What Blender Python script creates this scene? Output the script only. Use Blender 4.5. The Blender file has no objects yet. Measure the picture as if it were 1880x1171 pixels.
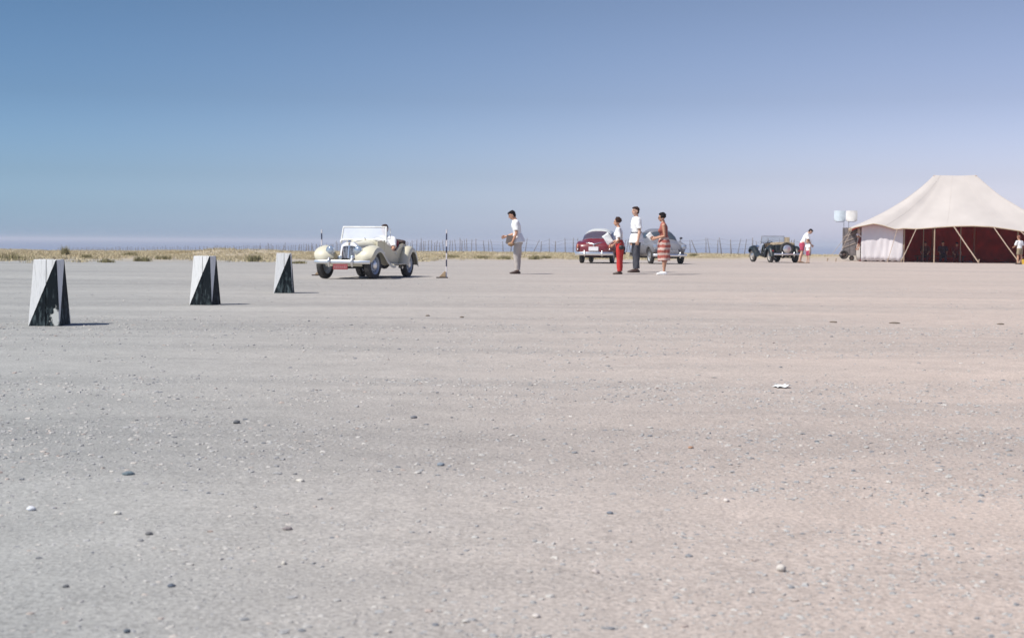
import bpy, math, random
import numpy as np
from mathutils import Vector, Matrix, noise

random.seed(7)
rng = np.random.default_rng(11)
R = math.radians
scn = bpy.context.scene
COL = scn.collection

# ------------------------------------------------------------------ camera
CAM_H = 0.85
cam_d = bpy.data.cameras.new("camera")
cam = bpy.data.objects.new("camera", cam_d)
COL.objects.link(cam)
cam_d.sensor_width = 36.0
cam_d.lens = 50.0
cam_d.clip_start = 0.05
cam_d.clip_end = 60000.0
CR = Matrix.Rotation(R(90 - 3.09), 3, 'X') @ Matrix.Rotation(R(0.43), 3, 'Z')
cam.matrix_world = Matrix.Translation((0, 0, CAM_H)) @ CR.to_4x4()
cam_d.dof.use_dof = True
cam_d.dof.focus_distance = 12.0
cam_d.dof.aperture_fstop = 6.3
scn.camera = cam

# ------------------------------------------------------------------ light
SUN_EL, SUN_AZ = 53.0, 241.0            # azimuth clockwise from +Y
world = bpy.data.worlds.new("World")
scn.world = world
world.use_nodes = True
wn, wl = world.node_tree.nodes, world.node_tree.links
wn.clear()
sky = wn.new("ShaderNodeTexSky")
sky.sky_type = 'NISHITA'
sky.sun_disc = False
sky.sun_elevation = R(SUN_EL)
sky.sun_rotation = R(SUN_AZ)
sky.altitude = 0
sky.air_density = 1.0
sky.dust_density = 1.6
sky.ozone_density = 2.0
tint = wn.new("ShaderNodeMix"); tint.data_type = 'RGBA'; tint.blend_type = 'MULTIPLY'
tint.inputs[0].default_value = 1.0
tint.inputs[7].default_value = (2.72, 2.92, 3.47, 1)
bg = wn.new("ShaderNodeBackground")
bg.inputs[1].default_value = 0.10
wo = wn.new("ShaderNodeOutputWorld")
# the hazy desert sky is paler and bluer near the horizon than clean air would be
geo = wn.new("ShaderNodeTexCoord"); sep = wn.new("ShaderNodeSeparateXYZ"); wl.new(geo.outputs['Generated'], sep.inputs[0])
ramp = wn.new("ShaderNodeValToRGB"); wl.new(sep.outputs[2], ramp.inputs[0])
els = ramp.color_ramp.elements
els[0].position = 0.0; els[0].color = (.86, .91, 1.0, 1)
els[1].position = 1.0; els[1].color = (.215, .235, .25, 1)
for p_, c_ in ((.021, (.575, .625, .700)), (.045, (.425, .447, .485)), (.098, (.308, .318, .325)), (.163, (.262, .272, .258)), (.45, (.225, .240, .250))):
    e_ = els.new(p_); e_.color = c_ + (1,)
side = wn.new("ShaderNodeMapRange"); side.inputs[1].default_value = -.45; side.inputs[2].default_value = .45; side.interpolation_type = 'SMOOTHSTEP'
wl.new(sep.outputs[0], side.inputs[0])
sidec = wn.new("ShaderNodeMix"); sidec.data_type = 'RGBA'; wl.new(side.outputs[0], sidec.inputs[0])
sidec.inputs[6].default_value = (.55, .70, .83, 1); sidec.inputs[7].default_value = (1.24, 1.00, 1.03, 1)
m1 = wn.new("ShaderNodeMix"); m1.data_type = 'RGBA'; m1.blend_type = 'MULTIPLY'; m1.inputs[0].default_value = 1
m2 = wn.new("ShaderNodeMix"); m2.data_type = 'RGBA'; m2.blend_type = 'MULTIPLY'; m2.inputs[0].default_value = 1
wl.new(sky.outputs[0], tint.inputs[6])
wl.new(tint.outputs[2], m1.inputs[6]); wl.new(ramp.outputs[0], m1.inputs[7])
wl.new(m1.outputs[2], m2.inputs[6]); wl.new(sidec.outputs[2], m2.inputs[7])
wl.new(m2.outputs[2], bg.inputs[0])
wl.new(bg.outputs[0], wo.inputs[0])

sun_d = bpy.data.lights.new("sun", 'SUN')
sun_d.energy = 4.6
sun_d.angle = R(0.53)
sun_d.color = (1.0, 0.955, 0.89)
sun = bpy.data.objects.new("sun", sun_d)
COL.objects.link(sun)
sdir = Vector((math.sin(R(SUN_AZ)) * math.cos(R(SUN_EL)), math.cos(R(SUN_AZ)) * math.cos(R(SUN_EL)), math.sin(R(SUN_EL))))
sun.rotation_euler = sdir.to_track_quat('Z', 'Y').to_euler()
sun.location = sdir * 50

scn.view_settings.view_transform = 'Standard'
scn.view_settings.look = 'None'
scn.view_settings.gamma = 1.0
scn.view_settings.use_curve_mapping = False
scn.view_settings.exposure = 0.25
scn.cycles.volume_bounces = 0
scn.cycles.max_bounces = 8

# ------------------------------------------------------------------ helpers
def PX(px, d):
    """sideways distance of a thing seen in column px of the photograph when it stands d metres away"""
    return (px - 940) / 2611.0 * d

def tz(x, y):
    """height of the ground"""
    x = np.asarray(x, float); y = np.asarray(y, float)
    z = np.where(y > 112, -0.0105 * (y - 112), 0.0)
    z = np.maximum(z, -14.0)
    d = np.sqrt(x * x + y * y)
    z = z + 0.012 * np.sin(x * .55 + 1.3 + .3 * np.sin(y * .3)) * np.sin(y * .42 + .4) * np.clip((d - 3) / 8, 0, 1)
    z = z + 0.006 * np.sin(1.9 * y + .3 * x + np.sin(x * .7)) * np.clip(1.6 - d / 30, 0, 1)
    front = 66 + .68 * x
    s = np.clip((y - front) / 26, 0, 1) * np.clip((40 - x) / 14, 0, 1) * np.clip((y - 30) / 10, 0, 1)
    bank = s * s * (3 - 2 * s) * (.035 + .04 * np.sin(x * .35 + 1) * np.sin(y * .22) + .03 * np.sin(x * .9 + y * .5))
    z = z + bank * np.where(y > 112, np.clip(1 - (y - 112) / 60, 0, 1), 1)
    z = z - .13 * np.clip((-x - 4) / 26, 0, 1) * np.clip((y - 58) / 34, 0, 1)
    mx, my = PX(402, 78), 78
    z = z + .40 * np.exp(-(((x - mx) / 1.9) ** 2 + ((y - my) / 3.0) ** 2))
    mx, my = PX(450, 92), 92
    z = z + .24 * np.exp(-(((x - mx) / 2.4) ** 2 + ((y - my) / 3.0) ** 2))
    return z

def gz(x, y):
    return float(tz(x, y))

def band(x, y):
    """stony bands against smooth drifts of sand, -1..1"""
    return (np.sin(5.2 * y + .25 * x) * .35 + np.sin(2.3 * y - .12 * x + 1.1) * .4 + np.sin(.9 * y + .08 * x + 2.0) * .45) / 1.2

class MB:
    def __init__(s):
        s.v = []; s.f = []; s.m = []
    def add(s, vs, fs, m=0):
        o = len(s.v)
        s.v += [tuple(p) for p in vs]
        s.f += [tuple(i + o for i in f) for f in fs]
        s.m += [m] * len(fs)
    def box(s, c, size, rot=None, m=0):
        c = Vector(c); hx, hy, hz = (k / 2 for k in size)
        vs = [Vector((a * hx, b * hy, d * hz)) for d in (-1, 1) for b in (-1, 1) for a in (-1, 1)]
        if rot is not None: vs = [rot @ p for p in vs]
        s.add([c + p for p in vs], [(0, 2, 3, 1), (4, 5, 7, 6), (0, 1, 5, 4), (2, 6, 7, 3), (0, 4, 6, 2), (1, 3, 7, 5)], m)
    def hexa(s, b, t, m=0):
        """b, t: four points each, counterclockwise from above"""
        s.add(list(b) + list(t), [(3, 2, 1, 0), (4, 5, 6, 7), (0, 1, 5, 4), (1, 2, 6, 5), (2, 3, 7, 6), (3, 0, 4, 7)], m)
    def tube(s, pts, rad, seg=10, side=None, m=0, round_ends=False):
        pts = [Vector(p) for p in pts]
        if not isinstance(rad, (list, tuple)): rad = [rad] * len(pts)
        rad = [(r, r) if not isinstance(r, (list, tuple)) else r for r in rad]
        if round_ends:
            def ext(p, q, r, k):
                d = (p - q).normalized(); rr = min(r) * 1.0
                return [(p + d * rr * math.sin(a), (r[0] * math.cos(a), r[1] * math.cos(a))) for a in (R(35), R(65), R(84))]
            e0 = ext(pts[0], pts[1], rad[0], 0)[::-1]; e1 = ext(pts[-1], pts[-2], rad[-1], 1)
            pts = [p for p, _ in e0] + pts + [p for p, _ in e1]
            rad = [r for _, r in e0] + rad + [r for _, r in e1]
        n = len(pts)
        vs = []; prev = None
        for i, p in enumerate(pts):
            d = (pts[min(i + 1, n - 1)] - pts[max(i - 1, 0)]).normalized()
            if side is not None: a = Vector(side)
            elif prev is not None: a = prev
            else: a = Vector((0, 1, 0)) if abs(d.y) < .9 else Vector((1, 0, 0))
            a = (a - d * a.dot(d)).normalized(); prev = a
            b = d.cross(a)
            for k in range(seg):
                t = 2 * math.pi * k / seg
                vs.append(p + a * math.cos(t) * rad[i][0] + b * math.sin(t) * rad[i][1])
        fs = []
        for i in range(n - 1):
            for k in range(seg):
                k2 = (k + 1) % seg
                fs.append((i * seg + k, i * seg + k2, (i + 1) * seg + k2, (i + 1) * seg + k))
        fs.append(tuple(range(seg))[::-1]); fs.append(tuple((n - 1) * seg + k for k in range(seg)))
        s.add(vs, fs, m)
    def ell(s, c, r, M=None, seg=14, rings=9, m=0):
        c = Vector(c); vs = []
        for i in range(1, rings):
            a = math.pi * i / rings
            for k in range(seg):
                t = 2 * math.pi * k / seg
                vs.append(Vector((r[0] * math.sin(a) * math.cos(t), r[1] * math.sin(a) * math.sin(t), r[2] * math.cos(a))))
        top = len(vs); vs.append(Vector((0, 0, r[2]))); vs.append(Vector((0, 0, -r[2])))
        if M is not None: vs = [M @ p for p in vs]
        fs = []
        for i in range(rings - 2):
            for k in range(seg):
                k2 = (k + 1) % seg
                fs.append((i * seg + k, (i + 1) * seg + k, (i + 1) * seg + k2, i * seg + k2))
        for k in range(seg):
            k2 = (k + 1) % seg
            fs.append((top, k, k2)); fs.append((top + 1, (rings - 2) * seg + k2, (rings - 2) * seg + k))
        s.add([c + p for p in vs], fs, m)
    def lathe(s, prof, M, seg=24, m=0):
        """prof: (radius, along) pairs, M: 4x4, axis = local Z"""
        vs = [M @ Vector((r * math.cos(2 * math.pi * k / seg), r * math.sin(2 * math.pi * k / seg), h)) for r, h in prof for k in range(seg)]
        fs = []
        for i in range(len(prof) - 1):
            for k in range(seg):
                k2 = (k + 1) % seg
                fs.append((i * seg + k, i * seg + k2, (i + 1) * seg + k2, (i + 1) * seg + k))
        s.add(vs, fs, m)
    def grid(s, rows, closed=False, m=0, flip=False):
        n, w = len(rows), len(rows[0])
        vs = [p for r in rows for p in r]; fs = []
        for i in range(n - 1):
            for k in range(w if closed else w - 1):
                k2 = (k + 1) % w
                q = (i * w + k, i * w + k2, (i + 1) * w + k2, (i + 1) * w + k)
                fs.append(q[::-1] if flip else q)
        s.add(vs, fs, m)
    def loft(s, rows, m=0):
        """closed cross-sections, capped at both ends"""
        s.grid(rows, True, m)
        w = len(rows[0]); o = len(s.v) - w * len(rows)
        s.f.append(tuple(o + k for k in range(w))[::-1]); s.m.append(m)
        s.f.append(tuple(o + (len(rows) - 1) * w + k for k in range(w))); s.m.append(m)
    def shell(s, rows, th, m=0):
        """open sheet given a thickness (offset along its normals) with closed rims"""
        n, w = len(rows), len(rows[0])
        P = [[Vector(p) for p in r] for r in rows]
        Q = []
        for i in range(n):
            q = []
            for k in range(w):
                du = P[min(i + 1, n - 1)][k] - P[max(i - 1, 0)][k]
                dv = P[i][min(k + 1, w - 1)] - P[i][max(k - 1, 0)]
                nn = du.cross(dv)
                nn = nn.normalized() if nn.length > 1e-9 else Vector((0, 0, 1))
                q.append(P[i][k] - nn * th)
            Q.append(q)
        o = len(s.v)
        s.grid(P, m=m, flip=True); s.grid(Q, m=m)
        A = lambda i, k: o + i * w + k
        B = lambda i, k: o + n * w + i * w + k
        for i in range(n - 1):
            s.f.append((A(i, 0), A(i + 1, 0), B(i + 1, 0), B(i, 0))); s.m.append(m)
            s.f.append((A(i, w - 1), B(i, w - 1), B(i + 1, w - 1), A(i + 1, w - 1))); s.m.append(m)
        for k in range(w - 1):
            s.f.append((A(0, k), B(0, k), B(0, k + 1), A(0, k + 1))); s.m.append(m)
            s.f.append((A(n - 1, k), A(n - 1, k + 1), B(n - 1, k + 1), B(n - 1, k))); s.m.append(m)
    def mesh(s, name, mats, smooth=True, fix=True):
        me = bpy.data.meshes.new(name)
        me.from_pydata(s.v, [], s.f)
        for mt in (mats if isinstance(mats, (list, tuple)) else [mats]): me.materials.append(mt)
        me.polygons.foreach_set("material_index", s.m)
        if fix:
            import bmesh
            b = bmesh.new(); b.from_mesh(me); bmesh.ops.recalc_face_normals(b, faces=b.faces); b.to_mesh(me); b.free()
        me.polygons.foreach_set("use_smooth", [smooth] * len(me.polygons))
        me.update()
        return me

def link(name, me, parent=None):
    o = bpy.data.objects.new(name, me)
    COL.objects.link(o)
    if parent is not None: o.parent = parent
    return o

def part(name, mb, mats, parent=None, smooth=True, bevel=0, auto=True, label=None):
    me = mb.mesh(name, mats, smooth)
    o = link(name, me, parent)
    if smooth and auto: sharpen(me)
    if bevel:
        bv = o.modifiers.new("bevel", 'BEVEL'); bv.width = bevel; bv.segments = 2; bv.limit_method = 'ANGLE'
    if label: o['label'] = label
    return o

def sharpen(me, ang=40):
    import bmesh
    b = bmesh.new(); b.from_mesh(me)
    for e in b.edges:
        if len(e.link_faces) == 2 and e.link_faces[0].normal.angle(e.link_faces[1].normal, 0) > R(ang): e.smooth = False
    b.to_mesh(me); b.free()

def thing(name, label, cat, loc=(0, 0, 0), rz=0, group=None):
    o = bpy.data.objects.new(name, None)
    COL.objects.link(o); o.empty_display_size = .2
    o.location = loc; o.rotation_euler = (0, 0, rz)
    return tag(o, label, cat, group)

def tag(o, label, cat, group=None):
    o['label'] = label; o['category'] = cat
    if group: o['group'] = group
    return o

def dup(o, parent=None):
    c = o.copy(); COL.objects.link(c); c.parent = parent
    for ch in [k for k in o.children]: dup(ch, c)
    return c

def remeshed(mb, name, mat, voxel, smooth=6, wrinkle=0, wscale=9, seed=0):
    me = mb.mesh(name, mat, True)
    t = bpy.data.objects.new("tmp", me); COL.objects.link(t)
    m = t.modifiers.new("r", 'REMESH'); m.mode = 'VOXEL'; m.voxel_size = voxel; m.use_smooth_shade = True
    s = t.modifiers.new("s", 'SMOOTH'); s.iterations = smooth; s.factor = .5
    dg = bpy.context.evaluated_depsgraph_get(); dg.update()
    out = bpy.data.meshes.new_from_object(t.evaluated_get(dg))
    out.name = name
    bpy.data.objects.remove(t); bpy.data.meshes.remove(me)
    if wrinkle:
        n = len(out.vertices)
        co = np.empty(n * 3, 'f'); out.vertices.foreach_get("co", co); co = co.reshape(-1, 3)
        no = np.array([v.normal[:] for v in out.vertices], 'f')
        d = np.array([noise.noise(Vector((p[0] * wscale + seed, p[1] * wscale, p[2] * wscale * .55))) for p in co], 'f')
        co += no * (d * wrinkle)[:, None]
        out.vertices.foreach_set("co", co.ravel())
    if not out.materials: out.materials.append(mat)
    out.polygons.foreach_set("use_smooth", [True] * len(out.polygons))
    out.update()
    return out

# ------------------------------------------------------------------ materials
_M = {}
def mat(name, col, rough=.6, metal=0, vary=.12, scale=6, bump=0, bscale=60, dust=0, coat=0, spec=None):
    if name in _M: return _M[name]
    m = bpy.data.materials.new(name); m.use_nodes = True; _M[name] = m
    nt = m.node_tree; N, L = nt.nodes, nt.links
    b = N["Principled BSDF"]
    b.inputs['Roughness'].default_value = rough
    b.inputs['Metallic'].default_value = metal
    if coat: b.inputs['Coat Weight'].default_value = coat
    if spec is not None: b.inputs['Specular IOR Level'].default_value = spec
    tc = N.new("ShaderNodeTexCoord")
    nz = N.new("ShaderNodeTexNoise"); nz.inputs['Scale'].default_value = scale; nz.inputs['Detail'].default_value = 5
    L.new(tc.outputs['Object'], nz.inputs['Vector'])
    cr = N.new("ShaderNodeValToRGB")
    c = list(col)
    cr.color_ramp.elements[0].position = .3; cr.color_ramp.elements[1].position = .7
    cr.color_ramp.elements[0].color = [k * (1 - vary) for k in c] + [1]
    cr.color_ramp.elements[1].color = [min(1, k * (1 + vary)) for k in c] + [1]
    L.new(nz.outputs['Fac'], cr.inputs[0])
    last = cr.outputs[0]
    if dust:
        n2 = N.new("ShaderNodeTexNoise"); n2.inputs['Scale'].default_value = 3; n2.inputs['Detail'].default_value = 6
        L.new(tc.outputs['Object'], n2.inputs['Vector'])
        sx = N.new("ShaderNodeSeparateXYZ"); L.new(tc.outputs['Object'], sx.inputs[0])
        mr = N.new("ShaderNodeMapRange"); mr.inputs[1].default_value = .85; mr.inputs[2].default_value = .2
        mr.inputs[3].default_value = 0.15; mr.inputs[4].default_value = 1
        L.new(sx.outputs[2], mr.inputs[0])
        ml = N.new("ShaderNodeMath"); ml.operation = 'MULTIPLY'; L.new(mr.outputs[0], ml.inputs[0]); L.new(n2.outputs['Fac'], ml.inputs[1])
        m2 = N.new("ShaderNodeMath"); m2.operation = 'MULTIPLY'; m2.inputs[1].default_value = dust * 1.6; L.new(ml.outputs[0], m2.inputs[0])
        mx = N.new("ShaderNodeMix"); mx.data_type = 'RGBA'; mx.clamp_factor = True
        L.new(m2.outputs[0], mx.inputs[0]); L.new(last, mx.inputs[6]); mx.inputs[7].default_value = (.42, .38, .33, 1)
        last = mx.outputs[2]
        ra = N.new("ShaderNodeMath"); ra.operation = 'ADD'; ra.inputs[1].default_value = rough; ra.use_clamp = True
        L.new(m2.outputs[0], ra.inputs[0]); L.new(ra.outputs[0], b.inputs['Roughness'])
    L.new(last, b.inputs['Base Color'])
    if bump:
        nb = N.new("ShaderNodeTexNoise"); nb.inputs['Scale'].default_value = bscale; nb.inputs['Detail'].default_value = 4
        L.new(tc.outputs['Object'], nb.inputs['Vector'])
        bp = N.new("ShaderNodeBump"); bp.inputs['Strength'].default_value = bump; bp.inputs['Distance'].default_value = .01
        L.new(nb.outputs['Fac'], bp.inputs['Height']); L.new(bp.outputs[0], b.inputs['Normal'])
    return m

def island_mat(name, cols, rough=.8, bump=0, translucent=False):
    m = bpy.data.materials.new(name); m.use_nodes = True
    N, L = m.node_tree.nodes, m.node_tree.links
    b = N["Principled BSDF"]; b.inputs['Roughness'].default_value = rough
    g = N.new("ShaderNodeNewGeometry"); cr = N.new("ShaderNodeValToRGB")
    cr.color_ramp.interpolation = 'LINEAR'
    els = cr.color_ramp.elements
    els[0].position = 0; els[0].color = list(cols[0]) + [1]
    els[1].position = 1; els[1].color = list(cols[-1]) + [1]
    for i, c in enumerate(cols[1:-1]):
        e = els.new((i + 1) / (len(cols) - 1)); e.color = list(c) + [1]
    L.new(g.outputs['Random Per Island'], cr.inputs[0])
    tc = N.new("ShaderNodeTexCoord"); nz = N.new("ShaderNodeTexNoise"); nz.inputs['Scale'].default_value = 120
    L.new(tc.outputs['Object'], nz.inputs['Vector'])
    mx = N.new("ShaderNodeMix"); mx.data_type = 'RGBA'; mx.blend_type = 'OVERLAY'; mx.inputs[0].default_value = .35
    L.new(cr.outputs[0], mx.inputs[6]); L.new(nz.outputs['Fac'], mx.inputs[7])
    L.new(mx.outputs[2], b.inputs['Base Color'])
    return m

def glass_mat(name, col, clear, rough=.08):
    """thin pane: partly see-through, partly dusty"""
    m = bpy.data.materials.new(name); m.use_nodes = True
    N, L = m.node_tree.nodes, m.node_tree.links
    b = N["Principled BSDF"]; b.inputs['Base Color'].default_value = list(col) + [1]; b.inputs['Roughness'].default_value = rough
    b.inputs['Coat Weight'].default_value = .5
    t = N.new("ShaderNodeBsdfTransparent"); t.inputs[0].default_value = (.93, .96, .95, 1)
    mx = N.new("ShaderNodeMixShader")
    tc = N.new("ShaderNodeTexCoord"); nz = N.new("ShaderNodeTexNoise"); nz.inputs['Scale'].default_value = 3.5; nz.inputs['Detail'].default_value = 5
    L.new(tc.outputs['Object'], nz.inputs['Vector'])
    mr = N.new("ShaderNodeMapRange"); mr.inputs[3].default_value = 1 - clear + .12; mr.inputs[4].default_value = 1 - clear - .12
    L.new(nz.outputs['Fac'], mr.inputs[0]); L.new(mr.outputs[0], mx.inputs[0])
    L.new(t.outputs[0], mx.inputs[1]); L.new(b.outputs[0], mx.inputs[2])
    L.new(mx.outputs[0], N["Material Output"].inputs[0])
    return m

CHROME = mat("chrome", (.86, .86, .85), .20, 1, .03, 8, dust=.25)
STEEL = mat("dull_steel", (.45, .46, .48), .4, 1, .1, dust=.3)
RUBBER = mat("rubber", (.014, .014, .016), .85, 0, .3, 12, dust=.10)
BLACK = mat("dark_underbody", (.012, .012, .013), .9, 0, .3)
SKIN = mat("skin", (.60, .36, .25), .55, 0, .08, 15)
SKIN_TAN = mat("skin_tanned", (.50, .265, .165), .55, 0, .08, 15)
HAIR = mat("dark_hair", (.010, .007, .007), .85, 0, .4, 60, .5, 120, spec=.15)
HAIR_BR = mat("brown_hair", (.045, .022, .016), .85, 0, .4, 60, .5, 120, spec=.15)
WHITE_CLOTH = mat("white_cloth", (.82, .82, .81), .85, 0, .04, 5, .15, 90)
EYE_W = mat("eye_white", (.40, .34, .30), .5); LIPS = mat("lips", (.40, .10, .08), .5)
DARK_LEATHER = mat("dark_leather", (.05, .025, .018), .45, 0, .3, 20)

# ------------------------------------------------------------------ ground, sea, haze
def math_node(N, L, op, a, b=None, clamp=False):
    n = N.new("ShaderNodeMath"); n.operation = op; n.use_clamp = clamp
    for i, k in enumerate((a, b)):
        if k is None: continue
        if isinstance(k, (int, float)): n.inputs[i].default_value = k
        else: L.new(k, n.inputs[i])
    return n.outputs[0]

def ground_material():
    m = bpy.data.materials.new("gravelly_sand"); m.use_nodes = True
    N, L = m.node_tree.nodes, m.node_tree.links
    b = N["Principled BSDF"]; b.inputs['Roughness'].default_value = .95; b.inputs['Specular IOR Level'].default_value = .15
    tc = N.new("ShaderNodeTexCoord"); P = tc.outputs['Object']
    sx = N.new("ShaderNodeSeparateXYZ"); L.new(P, sx.inputs[0])
    X, Y = sx.outputs[0], sx.outputs[1]
    mn = lambda *a, **k: math_node(N, L, *a, **k)
    def sine(ky, kx, ph, amp):
        return mn('MULTIPLY', mn('SINE', mn('ADD', mn('ADD', mn('MULTIPLY', Y, ky), mn('MULTIPLY', X, kx)), ph)), amp)
    bnd = mn('ADD', mn('ADD', sine(5.2, .25, 0, .29), sine(2.3, -.12, 1.1, .33)), sine(.9, .08, 2.0, .375))
    def nz(scale, detail=4, vec=None, rough=.5):
        n = N.new("ShaderNodeTexNoise"); n.inputs['Scale'].default_value = scale; n.inputs['Detail'].default_value = detail
        n.inputs['Roughness'].default_value = rough
        L.new(vec if vec is not None else P, n.inputs['Vector']); return n.outputs['Fac']
    mp = N.new("ShaderNodeMapping"); mp.inputs['Scale'].default_value = (.14, 1.0, 1); L.new(P, mp.inputs['Vector'])
    streak = nz(1.1, 5, mp.outputs[0], .6)
    mp2 = N.new("ShaderNodeMapping"); mp2.inputs['Scale'].default_value = (.10, .45, 1); L.new(P, mp2.inputs['Vector'])
    streak2 = nz(.55, 4, mp2.outputs[0], .6)
    nearf = N.new("ShaderNodeMapRange"); nearf.inputs[1].default_value = 7; nearf.inputs[2].default_value = 16; nearf.inputs[3].default_value = .36; nearf.inputs[4].default_value = .10; L.new(Y, nearf.inputs[0])
    f = mn('ADD', mn('MULTIPLY', bnd, nearf.outputs[0]), mn('MULTIPLY', mn('SUBTRACT', streak, .5), 1.7))
    f = mn('ADD', f, mn('MULTIPLY', mn('SUBTRACT', streak2, .5), 1.5))
    f = mn('ADD', f, .5, clamp=True)
    def mixc(fac, a, c, blend='MIX'):
        n = N.new("ShaderNodeMix"); n.data_type = 'RGBA'; n.blend_type = blend; n.clamp_factor = True
        if isinstance(fac, (int, float)): n.inputs[0].default_value = fac
        else: L.new(fac, n.inputs[0])
        for i, k in ((6, a), (7, c)):
            if isinstance(k, tuple): n.inputs[i].default_value = k + (1,)
            else: L.new(k, n.inputs[i])
        return n.outputs[2]
    # sandy drift / stony band
    c = mixc(f, (.352, .350, .326), (.264, .266, .252))
    # light leak and vignette put into the sand colour: pinker right, darker left
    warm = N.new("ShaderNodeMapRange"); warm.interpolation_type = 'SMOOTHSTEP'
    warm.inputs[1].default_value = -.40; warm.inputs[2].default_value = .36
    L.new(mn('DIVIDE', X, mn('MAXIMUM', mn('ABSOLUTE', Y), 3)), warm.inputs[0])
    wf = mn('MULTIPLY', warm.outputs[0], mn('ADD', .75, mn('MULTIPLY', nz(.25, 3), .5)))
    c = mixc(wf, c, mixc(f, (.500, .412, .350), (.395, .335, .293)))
    # mottling and grit
    c = mixc(.75, c, mixc(nz(3.2, 7, None, .75), (.33, .33, .33), (.67, .67, .67)), 'OVERLAY')
    grit = N.new("ShaderNodeValToRGB"); grit.color_ramp.elements[0].position = .32; grit.color_ramp.elements[1].position = .68
    grit.color_ramp.elements[0].color = (.22, .22, .22, 1); grit.color_ramp.elements[1].color = (.78, .78, .78, 1)
    L.new(nz(70, 5, None, .75), grit.inputs[0])
    c = mixc(.60, c, grit.outputs[0], 'OVERLAY')
    vo = N.new("ShaderNodeTexVoronoi"); vo.inputs['Scale'].default_value = 55; L.new(P, vo.inputs['Vector'])
    sv = N.new("ShaderNodeSeparateColor"); L.new(vo.outputs['Color'], sv.inputs[0])
    peb = mn('MULTIPLY', mn('GREATER_THAN', sv.outputs[0], .72), mn('LESS_THAN', vo.outputs['Distance'], .33))
    pc = mixc(sv.outputs[1], (.14, .145, .155), (.56, .53, .49))
    c = mixc(mn('MULTIPLY', peb, mn('ADD', .25, mn('MULTIPLY', f, .5))), c, pc)
    # dry vegetated strip far off is tan
    g0 = mn('SUBTRACT', Y, mn('ADD', 66, mn('MULTIPLY', X, .68)))
    g1 = N.new("ShaderNodeMapRange"); g1.inputs[1].default_value = -3; g1.inputs[2].default_value = 12; L.new(mn('ADD', g0, mn('MULTIPLY', mn('SUBTRACT', nz(.16, 4), .5), 26)), g1.inputs[0])
    g2 = N.new("ShaderNodeMapRange"); g2.inputs[1].default_value = 34; g2.inputs[2].default_value = 20; L.new(X, g2.inputs[0])
    g3 = N.new("ShaderNodeMapRange"); g3.inputs[1].default_value = 35; g3.inputs[2].default_value = 45; L.new(Y, g3.inputs[0])
    gf = mn('MULTIPLY', mn('MULTIPLY', g1.outputs[0], g2.outputs[0]), mn('MULTIPLY', g3.outputs[0], .78))
    c = mixc(gf, c, (.42, .345, .23))
    L.new(c, b.inputs['Base Color'])
    h = mn('ADD', mn('MULTIPLY', nz(28, 6, None, .7), .6), mn('MULTIPLY', mn('SUBTRACT', .4, mn('MINIMUM', vo.outputs['Distance'], .4)), mn('MULTIPLY', peb, 1.4)))
    h = mn('ADD', h, mn('MULTIPLY', nz(4.5, 3), 1.2))
    bp = N.new("ShaderNodeBump"); bp.inputs['Distance'].default_value = .024; L.new(h, bp.inputs['Height'])
    L.new(mn('ADD', .35, mn('MULTIPLY', f, .45)), bp.inputs['Strength'])
    L.new(bp.outputs[0], b.inputs['Normal'])
    return m

def build_ground():
    u = np.linspace(-1, 1, 420); xs = 2.2 * np.sinh(u * 7.6)
    v = np.linspace(0, 1, 560); ys = -300 + 0 * v
    a = 1.5 * np.sinh(v * 7.3)                       # 0..1100
    ys = np.concatenate([-(1.5 * np.sinh(np.linspace(1, .02, 90) * 6.0)), a])
    Xg, Yg = np.meshgrid(xs, ys)
    Z = tz(Xg, Yg)
    co = np.stack([Xg, Yg, Z], -1).reshape(-1, 3)
    n, w = Xg.shape
    i = np.arange((n - 1) * (w - 1)); r = i // (w - 1); c = i % (w - 1)
    q = np.stack([r * w + c, r * w + c + 1, (r + 1) * w + c + 1, (r + 1) * w + c], -1)
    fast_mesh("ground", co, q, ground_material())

def fast_mesh(name, co, faces, material, smooth=True, parent=None):
    me = bpy.data.meshes.new(name)
    k = faces.shape[1]
    me.vertices.add(len(co)); me.vertices.foreach_set("co", co.astype('f').ravel())
    me.loops.add(faces.size); me.loops.foreach_set("vertex_index", faces.astype('i').ravel())
    me.polygons.add(len(faces)); me.polygons.foreach_set("loop_start", (np.arange(len(faces)) * k).astype('i'))
    me.polygons.foreach_set("loop_total", np.full(len(faces), k, 'i'))
    me.polygons.foreach_set("use_smooth", [smooth] * len(faces))
    me.materials.append(material); me.update(calc_edges=True); me.validate()
    o = link(name, me, parent)
    return o

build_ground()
bpy.data.objects["ground"]['kind'] = 'structure'

def sea():
    m = bpy.data.materials.new("sea_water"); m.use_nodes = True
    N, L = m.node_tree.nodes, m.node_tree.links
    b = N["Principled BSDF"]; b.inputs['Base Color'].default_value = (.22, .25, .32, 1); b.inputs['Roughness'].default_value = .35
    tc = N.new("ShaderNodeTexCoord"); nz = N.new("ShaderNodeTexNoise"); nz.inputs['Scale'].default_value = .35; nz.inputs['Detail'].default_value = 6
    L.new(tc.outputs['Object'], nz.inputs['Vector'])
    bp = N.new("ShaderNodeBump"); bp.inputs['Strength'].default_value = .6; bp.inputs['Distance'].default_value = .6
    L.new(nz.outputs['Fac'], bp.inputs['Height']); L.new(bp.outputs[0], b.inputs['Normal'])
    mb = MB(); ys = [620, 900, 1600, 3000, 6000, 12000, 24000]
    mb.grid([[Vector((x, y, -6.0)) for x in np.linspace(-16000, 16000, 9)] for y in ys])
    o = part("sea", mb, m, smooth=False); o['kind'] = 'structure'
sea()

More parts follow.
